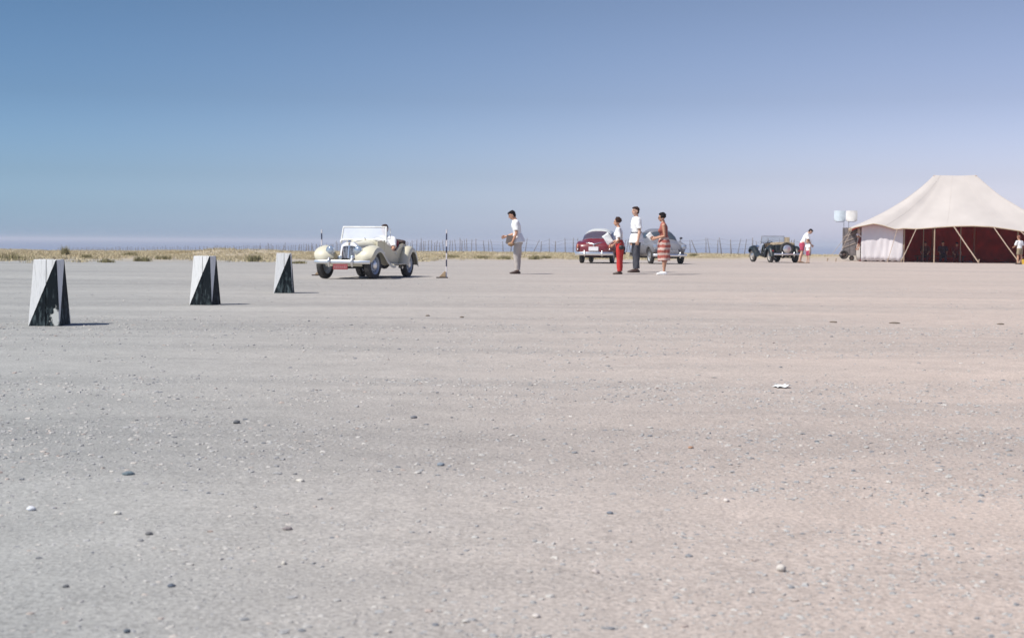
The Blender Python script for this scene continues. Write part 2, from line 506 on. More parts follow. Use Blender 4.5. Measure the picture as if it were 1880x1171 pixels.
def haze():
    m = bpy.data.materials.new("haze_air"); m.use_nodes = True
    N, L = m.node_tree.nodes, m.node_tree.links
    for n in list(N):
        if n.type == 'BSDF_PRINCIPLED': N.remove(n)
    v = N.new("ShaderNodeVolumePrincipled")
    v.inputs['Color'].default_value = (.86, .90, 1.0, 1)
    v.inputs['Density'].default_value = .0004
    v.inputs['Anisotropy'].default_value = 0.0
    L.new(v.outputs[0], N["Material Output"].inputs['Volume'])
    mb = MB(); mb.box((0, 11900, -4.5), (33000, 24800, 21.0))
    o = part("haze", mb, m, smooth=False); o['kind'] = 'stuff'
    return o
haze()

# ------------------------------------------------------------------ people
def person(label, loc, rz, H=1.75, lean=0, head=(0, 0), arms=None, legs=None, hipz=None, female=False, skin=SKIN, hair=HAIR,
           hair_style='short', top=None, bottom=None, shoes=None, voxel=.008, belt=None, sleeves=.55, top_len=.0, cat='person', curl=45,
           glasses=False, scarf=None, ears=True, group=None, head_scale=1.0, hem_flare=0.0, sock=None):
    root = thing('person', label, cat, loc, rz, group)
    V = Vector
    def d3(a, o=0, s=1):
        a, o = R(a), R(o)
        return V((math.sin(a) * math.cos(o), s * math.sin(o), -math.cos(a) * math.cos(o)))
    arms = arms or {'L': ((5, 8), (10, 4)), 'R': ((5, 8), (10, 4))}
    legs = legs or {'L': (3, -2), 'R': (-3, 2)}
    k = H / 1.75
    th, sh, ank = .245 * H, .235 * H, .045 * H
    hw = .055 * H
    J = {}
    low = 1e9
    for s_, sg in (('L', 1), ('R', -1)):
        a, b = legs[s_][:2]
        hip = V((0, sg * hw, 0)); spread = legs[s_][2] if len(legs[s_]) > 2 else 2
        kn = hip + d3(a, spread, sg) * th
        an = kn + d3(b, spread * .5, sg) * sh
        J['hip' + s_], J['kn' + s_], J['an' + s_] = hip, kn, an
        low = min(low, an.z)
    off = V((0, 0, ank - low)) if hipz is None else V((0, 0, hipz))
    for q in list(J): J[q] = J[q] + off
    Pv = V((0, 0, 0)) + off
    u = V((math.sin(R(lean)), 0, math.cos(R(lean))))
    fw = V((math.cos(R(lean)), 0, -math.sin(R(lean))))
    T = lambda t, f=0: Pv + u * (t * H) + fw * (f * H)
    sw = (.100 if female else .118) * H
    Nk = T(.298)
    hl = R(lean * .5 + head[0])
    hu = V((math.sin(hl), 0, math.cos(hl)))
    hf = Matrix.Rotation(R(head[1]), 3, hu) @ V((math.cos(hl), 0, -math.sin(hl)))
    hleft = hu.cross(hf)
    HM = Matrix((hf, hleft, hu)).transposed()
    hs = H * head_scale
    Hc = Nk + hu * (.112 * hs) + hf * (.012 * hs)
    hp = lambda x, y, z: Hc + HM @ V((x * hs, y * hs, z * hs))
    for s_, sg in (('L', 1), ('R', -1)):
        (a1, o1), (a2, o2) = arms[s_][:2]
        S = T(.275) + V((0, sg * sw, 0))
        E = S + d3(a1, o1, sg) * (.172 * H)
        W = E + d3(a2, o2, sg) * (.145 * H)
        J['S' + s_], J['E' + s_], J['W' + s_] = S, E, W
    def torso(mb, g=0, lo=-.04, hi=.30, seg=20, waist=1):
        rows = [(-.04, .090, .066), (.0, .096, .070), (.05, .090 if not female else .088, .062), (.10, .080 if not female else .070, .054),
                (.15, .083 if not female else .073, .058), (.21, .094 if not female else .084, .066), (.25, .092 if not female else .080, .058),
                (.275, .075, .046), (.298, .042, .038)]
        pts, rad = [], []
        for t, w_, d_ in rows:
            if t < lo - 1e-6 or t > hi + 1e-6: continue
            pts.append(T(t, .004)); rad.append((w_ * H + g, d_ * H + g))
        mb.tube(pts, rad, seg, side=(0, 1, 0), round_ends=True)
    # body
    b = MB()
    torso(b)
    b.tube([J['SL'], T(.285), J['SR']], [.030 * H, .034 * H, .030 * H], 12, round_ends=True)
    b.tube([T(.28), Nk + hu * .05 * H], [.036 * H, .031 * H], 14, round_ends=True)
    if female:
        for sg in (1, -1): b.ell(T(.195, .045) + V((0, sg * .042 * H, 0)), (.036 * H, .036 * H, .036 * H))
    b.ell(hp(-.006, 0, .012), (.054 * hs, .043 * hs, .050 * hs), HM)
    b.ell(hp(.014, 0, -.022), (.036 * hs, .033 * hs, .040 * hs), HM)
    b.ell(hp(.032, 0, -.050), (.016 * hs, .018 * hs, .012 * hs), HM)
    b.tube([hp(.046, 0, .008), hp(.059, 0, -.013), hp(.050, 0, -.018)], [.005 * hs, .008 * hs, .008 * hs], 8, round_ends=True)
    b.ell(hp(.045, 0, -.031), (.007 * hs, .015 * hs, .006 * hs), HM)
    b.ell(hp(.043, 0, .016), (.010 * hs, .030 * hs, .007 * hs), HM)
    if ears:
        for sg in (1, -1): b.ell(hp(-.005, sg * .044, -.004), (.011 * hs, .006 * hs, .018 * hs), HM)
    for s_, sg in (('L', 1), ('R', -1)):
        S, E, W = J['S' + s_], J['E' + s_], J['W' + s_]
        r = H * (.9 if female else 1)
        b.tube([S, S.lerp(E, .35), S.lerp(E, .75), E, E.lerp(W, .3), E.lerp(W, .75), W],
               [.030 * r, .029 * r, .024 * r, .022 * r, .024 * r, .017 * r, .0145 * r], 12, round_ends=True)
        fd = (W - E).normalized()
        pn = V((0, -sg, 0)); pn = (pn - fd * pn.dot(fd)).normalized()        # palm faces the body
        ax = fd.cross(pn).normalized()                                       # across the knuckles
        if ax.dot(V((1, 0, .6))) < 0: ax = -ax                               # thumb side forward / up
        K = W + fd * .050 * H
        b.tube([W - fd * .01, W + fd * .025 * H, K], [(.016 * H, .011 * H), (.023 * H, .0095 * H), (.024 * H, .0085 * H)], 12, side=ax, round_ends=True)
        for i, (q, ln) in enumerate(((1.5, .036), (.5, .042), (-.5, .039), (-1.5, .030))):
            p0 = K + ax * q * .0125 * H - fd * .006 * H
            c1, c2 = R(curl * .6), R(curl * 1.3)
            sp = ax * q * .06
            dd1 = (fd * math.cos(c1) + pn * math.sin(c1) + sp).normalized(); dd2 = (fd * math.cos(c2) + pn * math.sin(c2) + sp).normalized()
            p1 = p0 + dd1 * ln * .55 * H; p2 = p1 + dd2 * ln * .45 * H
            b.tube([p0, p1, p2], [.0052 * H, .0048 * H, .0040 * H], 8, round_ends=True)
        t0 = W + fd * .018 * H + ax * .016 * H
        t1 = t0 + (fd * .75 + ax * .6 + pn * .35).normalized() * .022 * H; t2 = t1 + (fd * .8 + pn * .6 + ax * .15).normalized() * .020 * H
        b.tube([t0, t1, t2], [.0075 * H, .0060 * H, .0048 * H], 8, round_ends=True)
        hip, kn, an = J['hip' + s_], J['kn' + s_], J['an' + s_]
        b.tube([hip + V((0, 0, .03 * H)), hip.lerp(kn, .35), kn.lerp(hip, .1), kn, kn.lerp(an, .3) - V((.008 * H, 0, 0)), kn.lerp(an, .75), an],
               [.050 * H, .046 * H, .033 * H, .031 * H, .033 * H, .022 * H, .020 * H], 14, round_ends=True)
        heel = an + V((-.022 * H, 0, -.028 * H)); toe = an + V((.105 * H, 0, -.033 * H))
        b.tube([heel, an + V((.02 * H, 0, -.020 * H)), an + V((.07 * H, 0, -.028 * H)), toe],
               [(.020 * H, .018 * H), (.022 * H, .024 * H), (.026 * H, .016 * H), (.020 * H, .010 * H)], 12, side=(0, 1, 0), round_ends=True)
    body = link('body', remeshed(b, 'body', skin, voxel, 3), root)
    # face
    for sg in (1, -1):
        e = MB(); e.ell(hp(.0395, sg * .0175, .005), (.0052 * hs, .0070 * hs, .0034 * hs), HM, 10, 7)
        eye = part('eye', e, EYE_W, body)
        e = MB(); e.ell(hp(.0440, sg * .0175, .005), (.0015 * hs, .0042 * hs, .0034 * hs), HM, 8, 5); part('iris', e, BLACK, eye)
        e = MB(); e.tube([hp(.049, sg * .009, .016), hp(.0475, sg * .018, .0185), hp(.042, sg * .028, .016)], .0022 * hs, 6); part('eyebrow', e, hair, body)
    e = MB(); e.ell(hp(.0505, 0, -.031), (.003 * hs, .013 * hs, .0028 * hs), HM, 10, 5); part('lips', e, LIPS, body)
    # hair
    h = MB()
    if hair_style == 'short':
        h.ell(hp(-.016, 0, .022), (.052 * hs, .047 * hs, .047 * hs), HM)
        h.ell(hp(.010, 0, .046), (.040 * hs, .037 * hs, .020 * hs), HM)
        h.ell(hp(-.034, 0, -.012), (.026 * hs, .038 * hs, .036 * hs), HM)
        h.ell(hp(.038, .006, .046), (.014 * hs, .026 * hs, .010 * hs), HM)
        hm = remeshed(h, 'hair', hair, voxel * .9, 2, .010 * k, 45)
    elif hair_style == 'curly':
        h.ell(hp(-.020, 0, .024), (.054 * hs, .052 * hs, .050 * hs), HM)
        rr = random.Random(len(label))
        for i in range(34):
            t = rr.uniform(0, math.tau); ph = rr.uniform(-.5, 1.35)
            x, y, z = math.cos(t) * math.cos(ph), math.sin(t) * math.cos(ph), math.sin(ph)
            if x > .35 and z < .55: continue
            h.ell(hp(-.014 + x * .054, y * .054, .024 + z * .048), (.018 * hs, .017 * hs, .015 * hs), HM, 8, 6)
        hm = remeshed(h, 'hair', hair, voxel * .9, 1, .008 * k, 60)
    else:
        h.ell(hp(-.010, 0, .018), (.056 * hs, .050 * hs, .053 * hs), HM)
        h.tube([hp(-.02, 0, .04), hp(-.05, 0, 0), hp(-.055, 0, -.06), hp(-.06, 0, -.10)], [(.05 * hs, .03 * hs), (.055 * hs, .03 * hs), (.06 * hs, .025 * hs), (.055 * hs, .02 * hs)], 14, side=(0, 1, 0), round_ends=True)
        hm = remeshed(h, 'headcloth', scarf or WHITE_CLOTH, voxel * .9, 2, .010, 20)
    ho = link('headcloth' if hair_style == 'cloth' else 'hair', hm, root)
    if glasses:
        g = MB()
        for sg in (1, -1): g.ell(hp(.054, sg * .019, .006), (.003 * hs, .015 * hs, .011 * hs), HM, 12, 7)
        g.tube([hp(.055, -.010, .008), hp(.057, 0, .010), hp(.055, .010, .008)], .002 * hs, 6)
        for sg in (1, -1): g.tube([hp(.052, sg * .032, .010), hp(-.002, sg * .046, .010)], .002 * hs, 6)
        part('sunglasses', g, mat('sunglass_plastic', (.01, .008, .01), .55, spec=.15), body)
        for sg in (1, -1):
            g = MB(); g.ell(hp(0, sg * .048, -.026), (.006 * hs, .005 * hs, .007 * hs), HM, 8, 6); part('earring', g, WHITE_CLOTH, body)
    # trousers / skirt
    if bottom:
        kind, bm = bottom
        c = MB()
        if kind in ('trousers', 'shorts'):
            torso(c, .012 * k, -.04, .08)
            end = 1.0 if kind == 'trousers' else None
            for s_, sg in (('L', 1), ('R', -1)):
                hip, kn, an = J['hip' + s_], J['kn' + s_], J['an' + s_]
                if end:
                    c.tube([hip + V((0, 0, .03 * H)), hip.lerp(kn, .35), kn, kn.lerp(an, .4), an + V((0, 0, .012 * H))],
                           [.060 * H, .057 * H, .046 * H, .043 * H, .041 * H], 16)
                else:
                    c.tube([hip + V((0, 0, .03 * H)), hip.lerp(kn, .35), hip.lerp(kn, .72)], [.060 * H, .060 * H, .060 * H], 16)
            part_m = remeshed(c, kind, bm, voxel * 1.15, 3, .016 * k, 11, len(label))
        else:
            kn = (J['knL'] + J['knR']) / 2; an = (J['anL'] + J['anR']) / 2
            lowp = kn.lerp(an, .22)
            pts = [T(.105, .002), T(.06), T(0), Pv.lerp(kn, .45), kn, lowp]
            c.tube(pts, [(.084 * H, .064 * H), (.104 * H, .082 * H), (.122 * H, .098 * H), (.124 * H, .100 * H), (.116 * H, .100 * H), (.114 * H, .102 * H)], 24, side=(0, 1, 0))
            part_m = remeshed(c, 'skirt', bm, voxel * 1.15, 2, .030 * k, 9, len(label))
        link(kind, part_m, root)
    if top:
        c = MB()
        lo = top_len
        torso(c, .016 * k, lo, .285)
        if hem_flare:
            c.tube([T(.09), T(.03), T(lo), T(lo - .035)], [(.096 * H, .074 * H), (.122 * H, .097 * H), (.130 * H, .104 * H), (.130 * H + hem_flare, .105 * H + hem_flare)], 20, side=(0, 1, 0))
        if female:
            for sg in (1, -1): c.ell(T(.195, .045) + V((0, sg * .042 * H, 0)), (.043 * H, .042 * H, .042 * H))
        if sleeves > 0:
            c.tube([J['SL'], T(.280), J['SR']], [.040 * H, .042 * H, .040 * H], 14, round_ends=True)
            for s_ in 'LR':
                S, E = J['S' + s_], J['E' + s_]
                c.tube([S, S.lerp(E, sleeves * .5), S.lerp(E, sleeves)], [.041 * H, .042 * H, .043 * H], 14)
            c.tube([T(.27), Nk + hu * .018 * H], [.046 * H, .038 * H], 14)
        else:
            for sg in (1, -1): c.tube([T(.20, .02) + V((0, sg * .055 * H, 0)), T(.30, .0) + V((0, sg * .050 * H, 0)), T(.21, -.05) + V((0, sg * .05 * H, 0))], .016 * H, 8, round_ends=True)
        link('bodice' if sleeves <= 0 else 'shirt', remeshed(c, 'shirt', top, voxel * 1.15, 3, .018 * k, 10, len(label) * 3), root)
    if belt:
        c = MB(); t = belt[1]
        n_ = 28; rows = []
        for q in (-.008, .008):
            rows.append([T(t + q) + V((0, 1, 0)) * math.cos(2 * math.pi * i / n_) * (.104 * H + .006 * k) + fw * math.sin(2 * math.pi * i / n_) * (.082 * H + .006 * k) for i in range(n_)])
        c.loft(rows); part('belt', c, belt[0], root)
    if shoes:
        for s_ in 'LR':
            an = J['an' + s_]; c = MB()
            c.tube([an + V((-.030 * H, 0, -.026 * H)), an + V((-.01 * H, 0, -.016 * H)), an + V((.03 * H, 0, -.018 * H)), an + V((.075 * H, 0, -.026 * H)), an + V((.112 * H, 0, -.032 * H))],
                   [(.022 * H, .020 * H), (.026 * H, .029 * H), (.027 * H, .025 * H), (.030 * H, .019 * H), (.023 * H, .012 * H)], 14, side=(0, 1, 0), round_ends=True)
            c.tube([an + V((-.032 * H, 0, -.040 * H)), an + V((.04 * H, 0, -.041 * H)), an + V((.118 * H, 0, -.040 * H))],
                   [(.022 * H, .006 * H), (.028 * H, .005 * H), (.020 * H, .005 * H)], 14, side=(0, 1, 0), round_ends=True)
            part('shoe', c, shoes, root, auto=False)
    root['J'] = 0; del root['J']
    # joints in world space, for held things
    M = Matrix.Translation(loc) @ Matrix.Rotation(rz, 4, 'Z')
    W = {q: M @ p for q, p in J.items()}
    return root, W

PI = math.pi
def gp(px, d, off=0):
    x = PX(px, d); return (x, d, gz(x, d) + off)

CREAM_TR = mat('beige_trousers', (.48, .43, .39), .85, 0, .06)
GREY_TR = mat('charcoal_trousers', (.055, .055, .068), .85, 0, .1)
RED_TR = mat('red_trousers', (.52, .030, .025), .85, 0, .08)

# man looking down, 37 m away, far forearm forward, near hand on a folder against his hip
pA, wA = person('man in white shirt and beige trousers standing alone, looking down with one hand held out', gp(950, 38.6), PI,
    H=1.74, lean=7, head=(24, 0), arms={'L': ((-2, 9), (24, 2)), 'R': ((6, 2), (72, 2))},
    legs={'L': (7, -6, 1), 'R': (-2, 3, 2)}, skin=SKIN_TAN, top=WHITE_CLOTH, bottom=('trousers', CREAM_TR), shoes=DARK_LEATHER, top_len=.0, sleeves=.72, hem_flare=.01)
# the side nearer the camera of a person facing image-left (rz = pi) is the local +Y (left) side
def flat_thing(name, label, cat, c, size, rot, m, wob=.004):
    mb = MB(); nx, ny = 6, 8
    rows = [[Vector(c) + rot @ Vector(((i / (nx - 1) - .5) * size[0], wob * math.sin(i * 1.3 + j), (j / (ny - 1) - .5) * size[1])) for i in range(nx)] for j in range(ny)]
    mb.shell(rows, size[2])
    return tag(part(name, mb, m, auto=False), label, cat)
w = wA['WL']
o = thing('folder', 'grey brown folder held at the hip by the man standing alone', 'folder', (w.x - .06, w.y + .045, w.z + .0))
mb = MB(); mb.box((.0, 0, .06), (.22, .025, .24), Matrix.Rotation(R(8), 3, 'Y')); part('cover', mb, mat('folder_board', (.17, .14, .125), .8), o, bevel=.006)
mb = MB(); mb.ell((0.02, -.035, -.06), (.09, .03, .055)); part('pouch', mb, mat('tan_leather', (.30, .18, .09), .6), o)

# woman in red trousers with papers
pB, wB = person('woman with dark curly hair in white blouse and bright red trousers holding papers', gp(1137, 38.8), PI + R(-14),
    H=1.51, lean=5, head=(6, 0), arms={'L': ((-10, 6), (48, -8)), 'R': ((6, 4), (66, -4))}, legs={'L': (2, -4, 2), 'R': (0, 2, 2)},
    female=True, skin=SKIN_TAN, hair=HAIR_BR, hair_style='curly', top=WHITE_CLOTH, bottom=('trousers', RED_TR), shoes=DARK_LEATHER, top_len=.05, sleeves=.8, head_scale=1.1)
PAPER = mat('paper', (.80, .82, .80), .7, 0, .02)
w = wB['WR']
flat_thing('papers', 'white sheets of paper held out by the woman in red trousers', 'papers', (w.x - .10, w.y - .05, w.z + .10), (.22, .30, .006), Matrix.Rotation(R(-35), 3, 'Y') @ Matrix.Rotation(R(25), 3, 'Z'), PAPER, .01)
w = wB['hipL']
mb = MB(); mb.ell((0, 0, 0), (.075, .040, .065), None, 16, 10)
bag = thing('shoulder_bag', 'small black bag at the hip of the woman in red trousers', 'bag', (w.x + .04, w.y - .16, w.z - .06))
part('pouch', mb, mat('black_leather', (.02, .018, .02), .5), bag)
mb = MB(); mb.tube([(-.05, .0, .04), (-.04, .03, .30), (-.05, .07, .50), (-.02, .10, .52), (.0, .05, .30), (.05, .01, .04)], .005, 6); part('strap', mb, mat('black_leather', (.02, .018, .02), .5), bag)

# tall man
pC, wC = person('tall man in belted white tunic shirt and charcoal trousers standing between the two women', gp(1167, 41.2), PI + R(12),
    H=1.90, lean=1, head=(2, 12), arms={'L': ((-4, 5), (10, 2)), 'R': ((2, 6), (8, 4))}, legs={'L': (3, -1, 2), 'R': (-3, 1, 2)},
    skin=SKIN, hair=HAIR_BR, top=WHITE_CLOTH, bottom=('trousers', GREY_TR), shoes=DARK_LEATHER, top_len=-.035, sleeves=.78,
    belt=(mat('grey_belt', (.09, .085, .10), .6), .085), hem_flare=.012)
w = wC['WL']
mb = MB(); mb.tube([Vector(w) + Vector((0, 0, -.006)), Vector(w) + Vector((0, 0, .014))], .026, 14); part('wristwatch', mb, mat('watch_strap', (.3, .25, .1), .4, .6)).matrix_world = Matrix()
ww = bpy.data.objects['wristwatch']; ww.parent = pC; ww.matrix_parent_inverse = (Matrix.Translation(pC.location) @ Matrix.Rotation(PI + R(12), 4, 'Z')).inverted()

# woman in banded dress
def banded():
    m = bpy.data.materials.new("banded_cotton"); m.use_nodes = True
    N, L = m.node_tree.nodes, m.node_tree.links
    b = N["Principled BSDF"]; b.inputs['Roughness'].default_value = .85
    tc = N.new("ShaderNodeTexCoord"); P = tc.outputs['Object']
    sx = N.new("ShaderNodeSeparateXYZ"); L.new(P, sx.inputs[0])
    n1 = N.new("ShaderNodeTexNoise"); n1.inputs['Scale'].default_value = 14; n1.inputs['Detail'].default_value = 3; L.new(P, n1.inputs['Vector'])
    mp = N.new("ShaderNodeMapping"); mp.inputs['Scale'].default_value = (30, 30, 4); L.new(P, mp.inputs['Vector'])
    n2 = N.new("ShaderNodeTexVoronoi"); n2.inputs['Scale'].default_value = 1; L.new(mp.outputs[0], n2.inputs['Vector'])
    s = math_node(N, L, 'SINE', math_node(N, L, 'ADD', math_node(N, L, 'MULTIPLY', sx.outputs[2], 2 * PI / .140), math_node(N, L, 'MULTIPLY', n1.outputs['Fac'], 3.2)))
    s = math_node(N, L, 'ADD', s, math_node(N, L, 'MULTIPLY', math_node(N, L, 'SUBTRACT', .5, n2.outputs['Distance']), 1.0))
    cr = N.new("ShaderNodeValToRGB"); e = cr.color_ramp.elements
    e[0].position = .42; e[0].color = (.34, .085, .065, 1); e[1].position = .72; e[1].color = (.56, .43, .37, 1)
    k = e.new(.5); k.color = (.46, .20, .155, 1)
    L.new(math_node(N, L, 'ADD', math_node(N, L, 'MULTIPLY', s, .35), .5), cr.inputs[0])
    L.new(cr.outputs[0], b.inputs['Base Color'])
    return m
BAND = banded()
RUST = mat('rust_cotton', (.30, .085, .062), .85, 0, .25, 22)
pD, wD = person('woman with short black hair, sunglasses and a sleeveless rust dress with pale banded skirt', gp(1218, 38.6), PI + R(-6),
    H=1.66, lean=3, head=(8, 0), arms={'L': ((-6, 4), (74, -6)), 'R': ((0, 4), (80, -4))}, legs={'L': (2, -3, 1), 'R': (-2, 1, 1)},
    female=True, skin=SKIN_TAN, hair=HAIR, hair_style='curly', top=RUST, bottom=('skirt', BAND), shoes=mat('white_shoe', (.8, .8, .79), .6), top_len=.06, sleeves=0, glasses=True)
w = wD['WR']
flat_thing('note_paper', 'small white card held by the woman in the banded skirt', 'paper', (w.x - .12, w.y + .0, w.z + .03), (.15, .20, .005), Matrix.Rotation(R(-40), 3, 'Y'), PAPER)

# ------------------------------------------------------------------ wheels and cars
def wheel(parent, at, rad, wid, rim_m, hub_m, spoke=False, steer=0, side=1):
    """wheel object = pressed disc, with children tyre and hubcap; axis along Y"""
    Mx = Matrix.Rotation(R(-90) * side, 4, 'X')
    rr = rad * .64
    mb = MB(); mb.lathe([(0, .28 * wid), (rr * .35, .30 * wid), (rr * .62, .18 * wid), (rr * .86, .10 * wid), (rr * .92, .34 * wid), (rr * 1.02, .44 * wid), (rr * 1.04, .38 * wid), (rr * .98, -.35 * wid), (rr * 1.03, -.42 * wid), (rr * .9, -.40 * wid), (rr * .7, 0), (0, 0)], Mx, 28)
    wh = part('wheel', mb, rim_m, parent)
    wh.location = at; wh.rotation_euler = (0, 0, steer)
    mb = MB(); mb.lathe([(rr * .99, .40 * wid), (rr * 1.10, .49 * wid), (rad * .86, .50 * wid), (rad * .95, .44 * wid), (rad * .995, .34 * wid), (rad, 0), (rad * .995, -.34 * wid), (rad * .95, -.44 * wid), (rad * .86, -.50 * wid), (rr * 1.10, -.49 * wid), (rr * .99, -.40 * wid)], Mx, 36)
    part('tyre', mb, RUBBER, wh)
    mb = MB(); mb.lathe([(rr * .50, .20 * wid), (rr * .48, .42 * wid), (rr * .36, .52 * wid), (rr * .14, .56 * wid), (0.001, .57 * wid)], Mx, 24)
    part('hubcap', mb, hub_m, wh)
    if not spoke:
        mb = MB()
        for i in range(12):
            a = 2 * PI * i / 12
            mb.ell((math.cos(a) * rr * .74, side * .155 * wid, math.sin(a) * rr * .74), (rr * .07, .012, rr * .07), None, 8, 5)
        part('vent_hole', mb, BLACK, wh)
    return wh

def catmull(pts, n):
    """resample a polyline of tuples smoothly"""
    pts = [Vector(p) for p in pts]; out = []
    m = len(pts) - 1
    for i in range(m):
        p0, p1, p2, p3 = pts[max(i - 1, 0)], pts[i], pts[i + 1], pts[min(i + 2, m)]
        for j in range(n):
            t = j / n
            out.append(.5 * ((2 * p1) + (p2 - p0) * t + (2 * p0 - 5 * p1 + 4 * p2 - p3) * t * t + (3 * p1 - p0 - 3 * p2 + p3) * t ** 3))
    out.append(pts[-1]); return out

def roadster(label, loc, rz, paint, under, seat_m, hood_m, glass, frame_m, scale=1, cream=True):
    t = thing('roadster', label, 'car', loc, rz); t.scale = (scale,) * 3
    V = Vector
    FA, RA = 1.20, -1.19
    # chassis and floor
    mb = MB(); mb.box((-.02, 0, .33), (2.75, .80, .08)); mb.box((1.1, 0, .38), (.42, .34, .22)); mb.tube([(FA, -.55, .33), (FA, .55, .33)], .035, 8); mb.tube([(RA, -.55, .33), (RA, .55, .33)], .04, 8)
    mb.ell((RA, 0, .33), (.13, .13, .13)); mb.box((.35, .24, .27), (1.1, .05, .06)); mb.tube([(.9, -.22, .26), (-1.6, -.28, .24)], .025, 8)
    part('chassis', mb, BLACK, t)
    # bonnet
    rows = []
    for x, w_, zt, zb in ((1.13, .205, .840, .44), (1.0, .225, .856, .42), (.8, .27, .878, .40), (.55, .335, .90, .38), (.36, .40, .918, .36)):
        r = []
        for i in range(17):
            a = PI * i / 16
            c_, s_ = math.cos(a), math.sin(a)
            r.append(V((x, w_ * math.copysign(abs(c_) ** .55, c_), zb + (zt - zb) * s_ ** .42)))
        rows.append(r)
    mb = MB(); mb.shell(rows, .012); bon = part('bonnet', mb, paint, t)
    mb = MB(); mb.tube([(1.12, 0, .847), (.7, 0, .895), (.36, 0, .925)], .008, 6); part('hinge_strip', mb, CHROME, bon)
    mb = MB()
    for sg in (1, -1):
        for i in range(9):
            x = .90 - i * .055; mb.box((x, sg * (.262 + .55 * i * .022), .62), (.012, .014, .18))
    part('louvre', mb, paint, bon)
    # scuttle
    rows = []
    for x, w_, zt in ((.36, .405, .922), (.28, .43, .945), (.18, .46, .95), (.12, .475, .935)):
        rows.append([V((x, w_ * math.copysign(abs(math.cos(PI * i / 16)) ** .55, math.cos(PI * i / 16)), .38 + (zt - .38) * math.sin(PI * i / 16) ** .4)) for i in range(17)])
    mb = MB(); mb.shell(rows, .02); part('scuttle', mb, paint, t)
    mb = MB(); mb.box((.13, 0, .80), (.03, .86, .22)); dash = part('dashboard', mb, seat_m, t)
    # body sides with cut-down doors
    def topz(x):
        pts = [(.36, .90), (.12, .90), (-.05, .80), (-.25, .66), (-.48, .655), (-.66, .74), (-.82, .83), (-1.1, .85), (-1.38, .83)]
        for (a, za), (b_, zb) in zip(pts, pts[1:]):
            if x <= a and x >= b_:
                q = (a - x) / (a - b_); q = q * q * (3 - 2 * q); return za + (zb - za) * q
        return pts[-1][1]
    def halfw(x, zf):
        base = .405 + (.36 - x) * .30 if x > -.2 else .573
        if x < -.9: base = .573 - (-.9 - x) * .12
        return base - .035 * (1 - zf) ** 2
    for sg in (1, -1):
        rows = []
        for i in range(30):
            x = .36 - i * (1.74 / 29)
            rows.append([V((x, sg * halfw(x, j / 7), .34 + (topz(x) - .34) * j / 7)) for j in range(8)])
        mb = MB(); mb.shell(rows, .03 * sg); side = part('side_panel', mb, paint, t)
        rows = []
        for i in range(12):
            x = .10 - i * (.62 / 11)
            rows.append([V((x, sg * (halfw(x, j / 7) + .006), .37 + (topz(x) + .004 - .37) * j / 7)) for j in range(8)])
        mb = MB(); mb.shell(rows, .012 * sg); door = part('door', mb, paint, t)
        mb = MB(); mb.tube([(-.44, sg * .60, .60), (-.36, sg * .605, .60)], .011, 8, round_ends=True); part('handle', mb, CHROME, door)
        mb = MB()
        for z in (.45, .62): mb.tube([(.105, sg * (halfw(.1, .5) + .016), z - .02), (.105, sg * (halfw(.1, .5) + .016), z + .02)], .009, 8)
        part('hinge', mb, CHROME, door)
        # front wing
        path = catmull([(1.60, 0, .44), (1.585, 0, .56), (1.50, 0, .67), (1.33, 0, .755), (1.12, 0, .775), (.92, 0, .72), (.70, 0, .58), (.48, 0, .44), (.22, 0, .345), (.05, 0, .335)], 4)
        rows = []
        for i, p in enumerate(path):
            f = i / (len(path) - 1)
            fr = max(0, 1 - f * 4.5)
            yo = .745 - .10 * fr * fr; yi = .27 + (.23 if f > .55 else .23 * max(0, (f - .25) / .3)) + .02 * fr
            tang = (path[min(i + 1, len(path) - 1)] - path[max(i - 1, 0)]).normalized()
            nrm = V((tang.z, 0, -tang.x)); nrm = -nrm if nrm.z < 0 and f > .1 else nrm
            if f <= .1: nrm = V((abs(nrm.x), 0, nrm.z)) if nrm.x < 0 else nrm
            nrm = V((0, 0, 1)).lerp(nrm, .8).normalized()
            r = []
            for q in range(13):
                s_ = q / 12
                if s_ < .75:
                    a = s_ / .75
                    y = yi + (yo - yi) * a
                    h = -.13 * (1 - a) ** 2.6 * (1 - .75 * min(1, f * 1.4)) + .030 * math.sin(PI * a) - .035 * a ** 3
                else:
                    a = (s_ - .75) / .25
                    y = yo + .022 * math.sin(a * PI / 2); h = -.035 - .105 * a * (1 if f < .72 else 1 - (f - .72) / .28 * .7)
                r.append(V((p.x, sg * y, p.z)) + nrm * h)
            rows.append(r)
        mb = MB(); mb.shell(rows, .010 * sg); part('front_wing', mb, paint, t)
        # rear wing
        path = catmull([(-.72, 0, .335), (-.80, 0, .48), (-.90, 0, .64), (-1.05, 0, .745), (-1.22, 0, .765), (-1.40, 0, .70), (-1.54, 0, .55), (-1.62, 0, .40), (-1.66, 0, .30)], 4)
        rows = []
        for i, p in enumerate(path):
            f = i / (len(path) - 1)
            tang = (path[min(i + 1, len(path) - 1)] - path[max(i - 1, 0)]).normalized()
            nrm = V((tang.z, 0, -tang.x))
            if nrm.z < 0: nrm = -nrm
            yi, yo = .535, .755
            r = []
            for q in range(11):
                s_ = q / 10
                if s_ < .7:
                    a = s_ / .7; y = yi + (yo - yi) * a; h = -.03 * (1 - a) ** 2 + .025 * math.sin(PI * a) - .03 * a ** 3
                else:
                    a = (s_ - .7) / .3; y = yo + .02 * math.sin(a * PI / 2); h = -.03 - .10 * a
                r.append(V((p.x, sg * y, p.z)) + nrm * h)
            rows.append(r)
        mb = MB(); mb.shell(rows, .010 * sg); part('rear_wing', mb, paint, t)
        mb = MB(); mb.box((-.33, sg * .635, .335), (.84, .20, .022)); rb = part('running_board', mb, paint, t, bevel=.005)
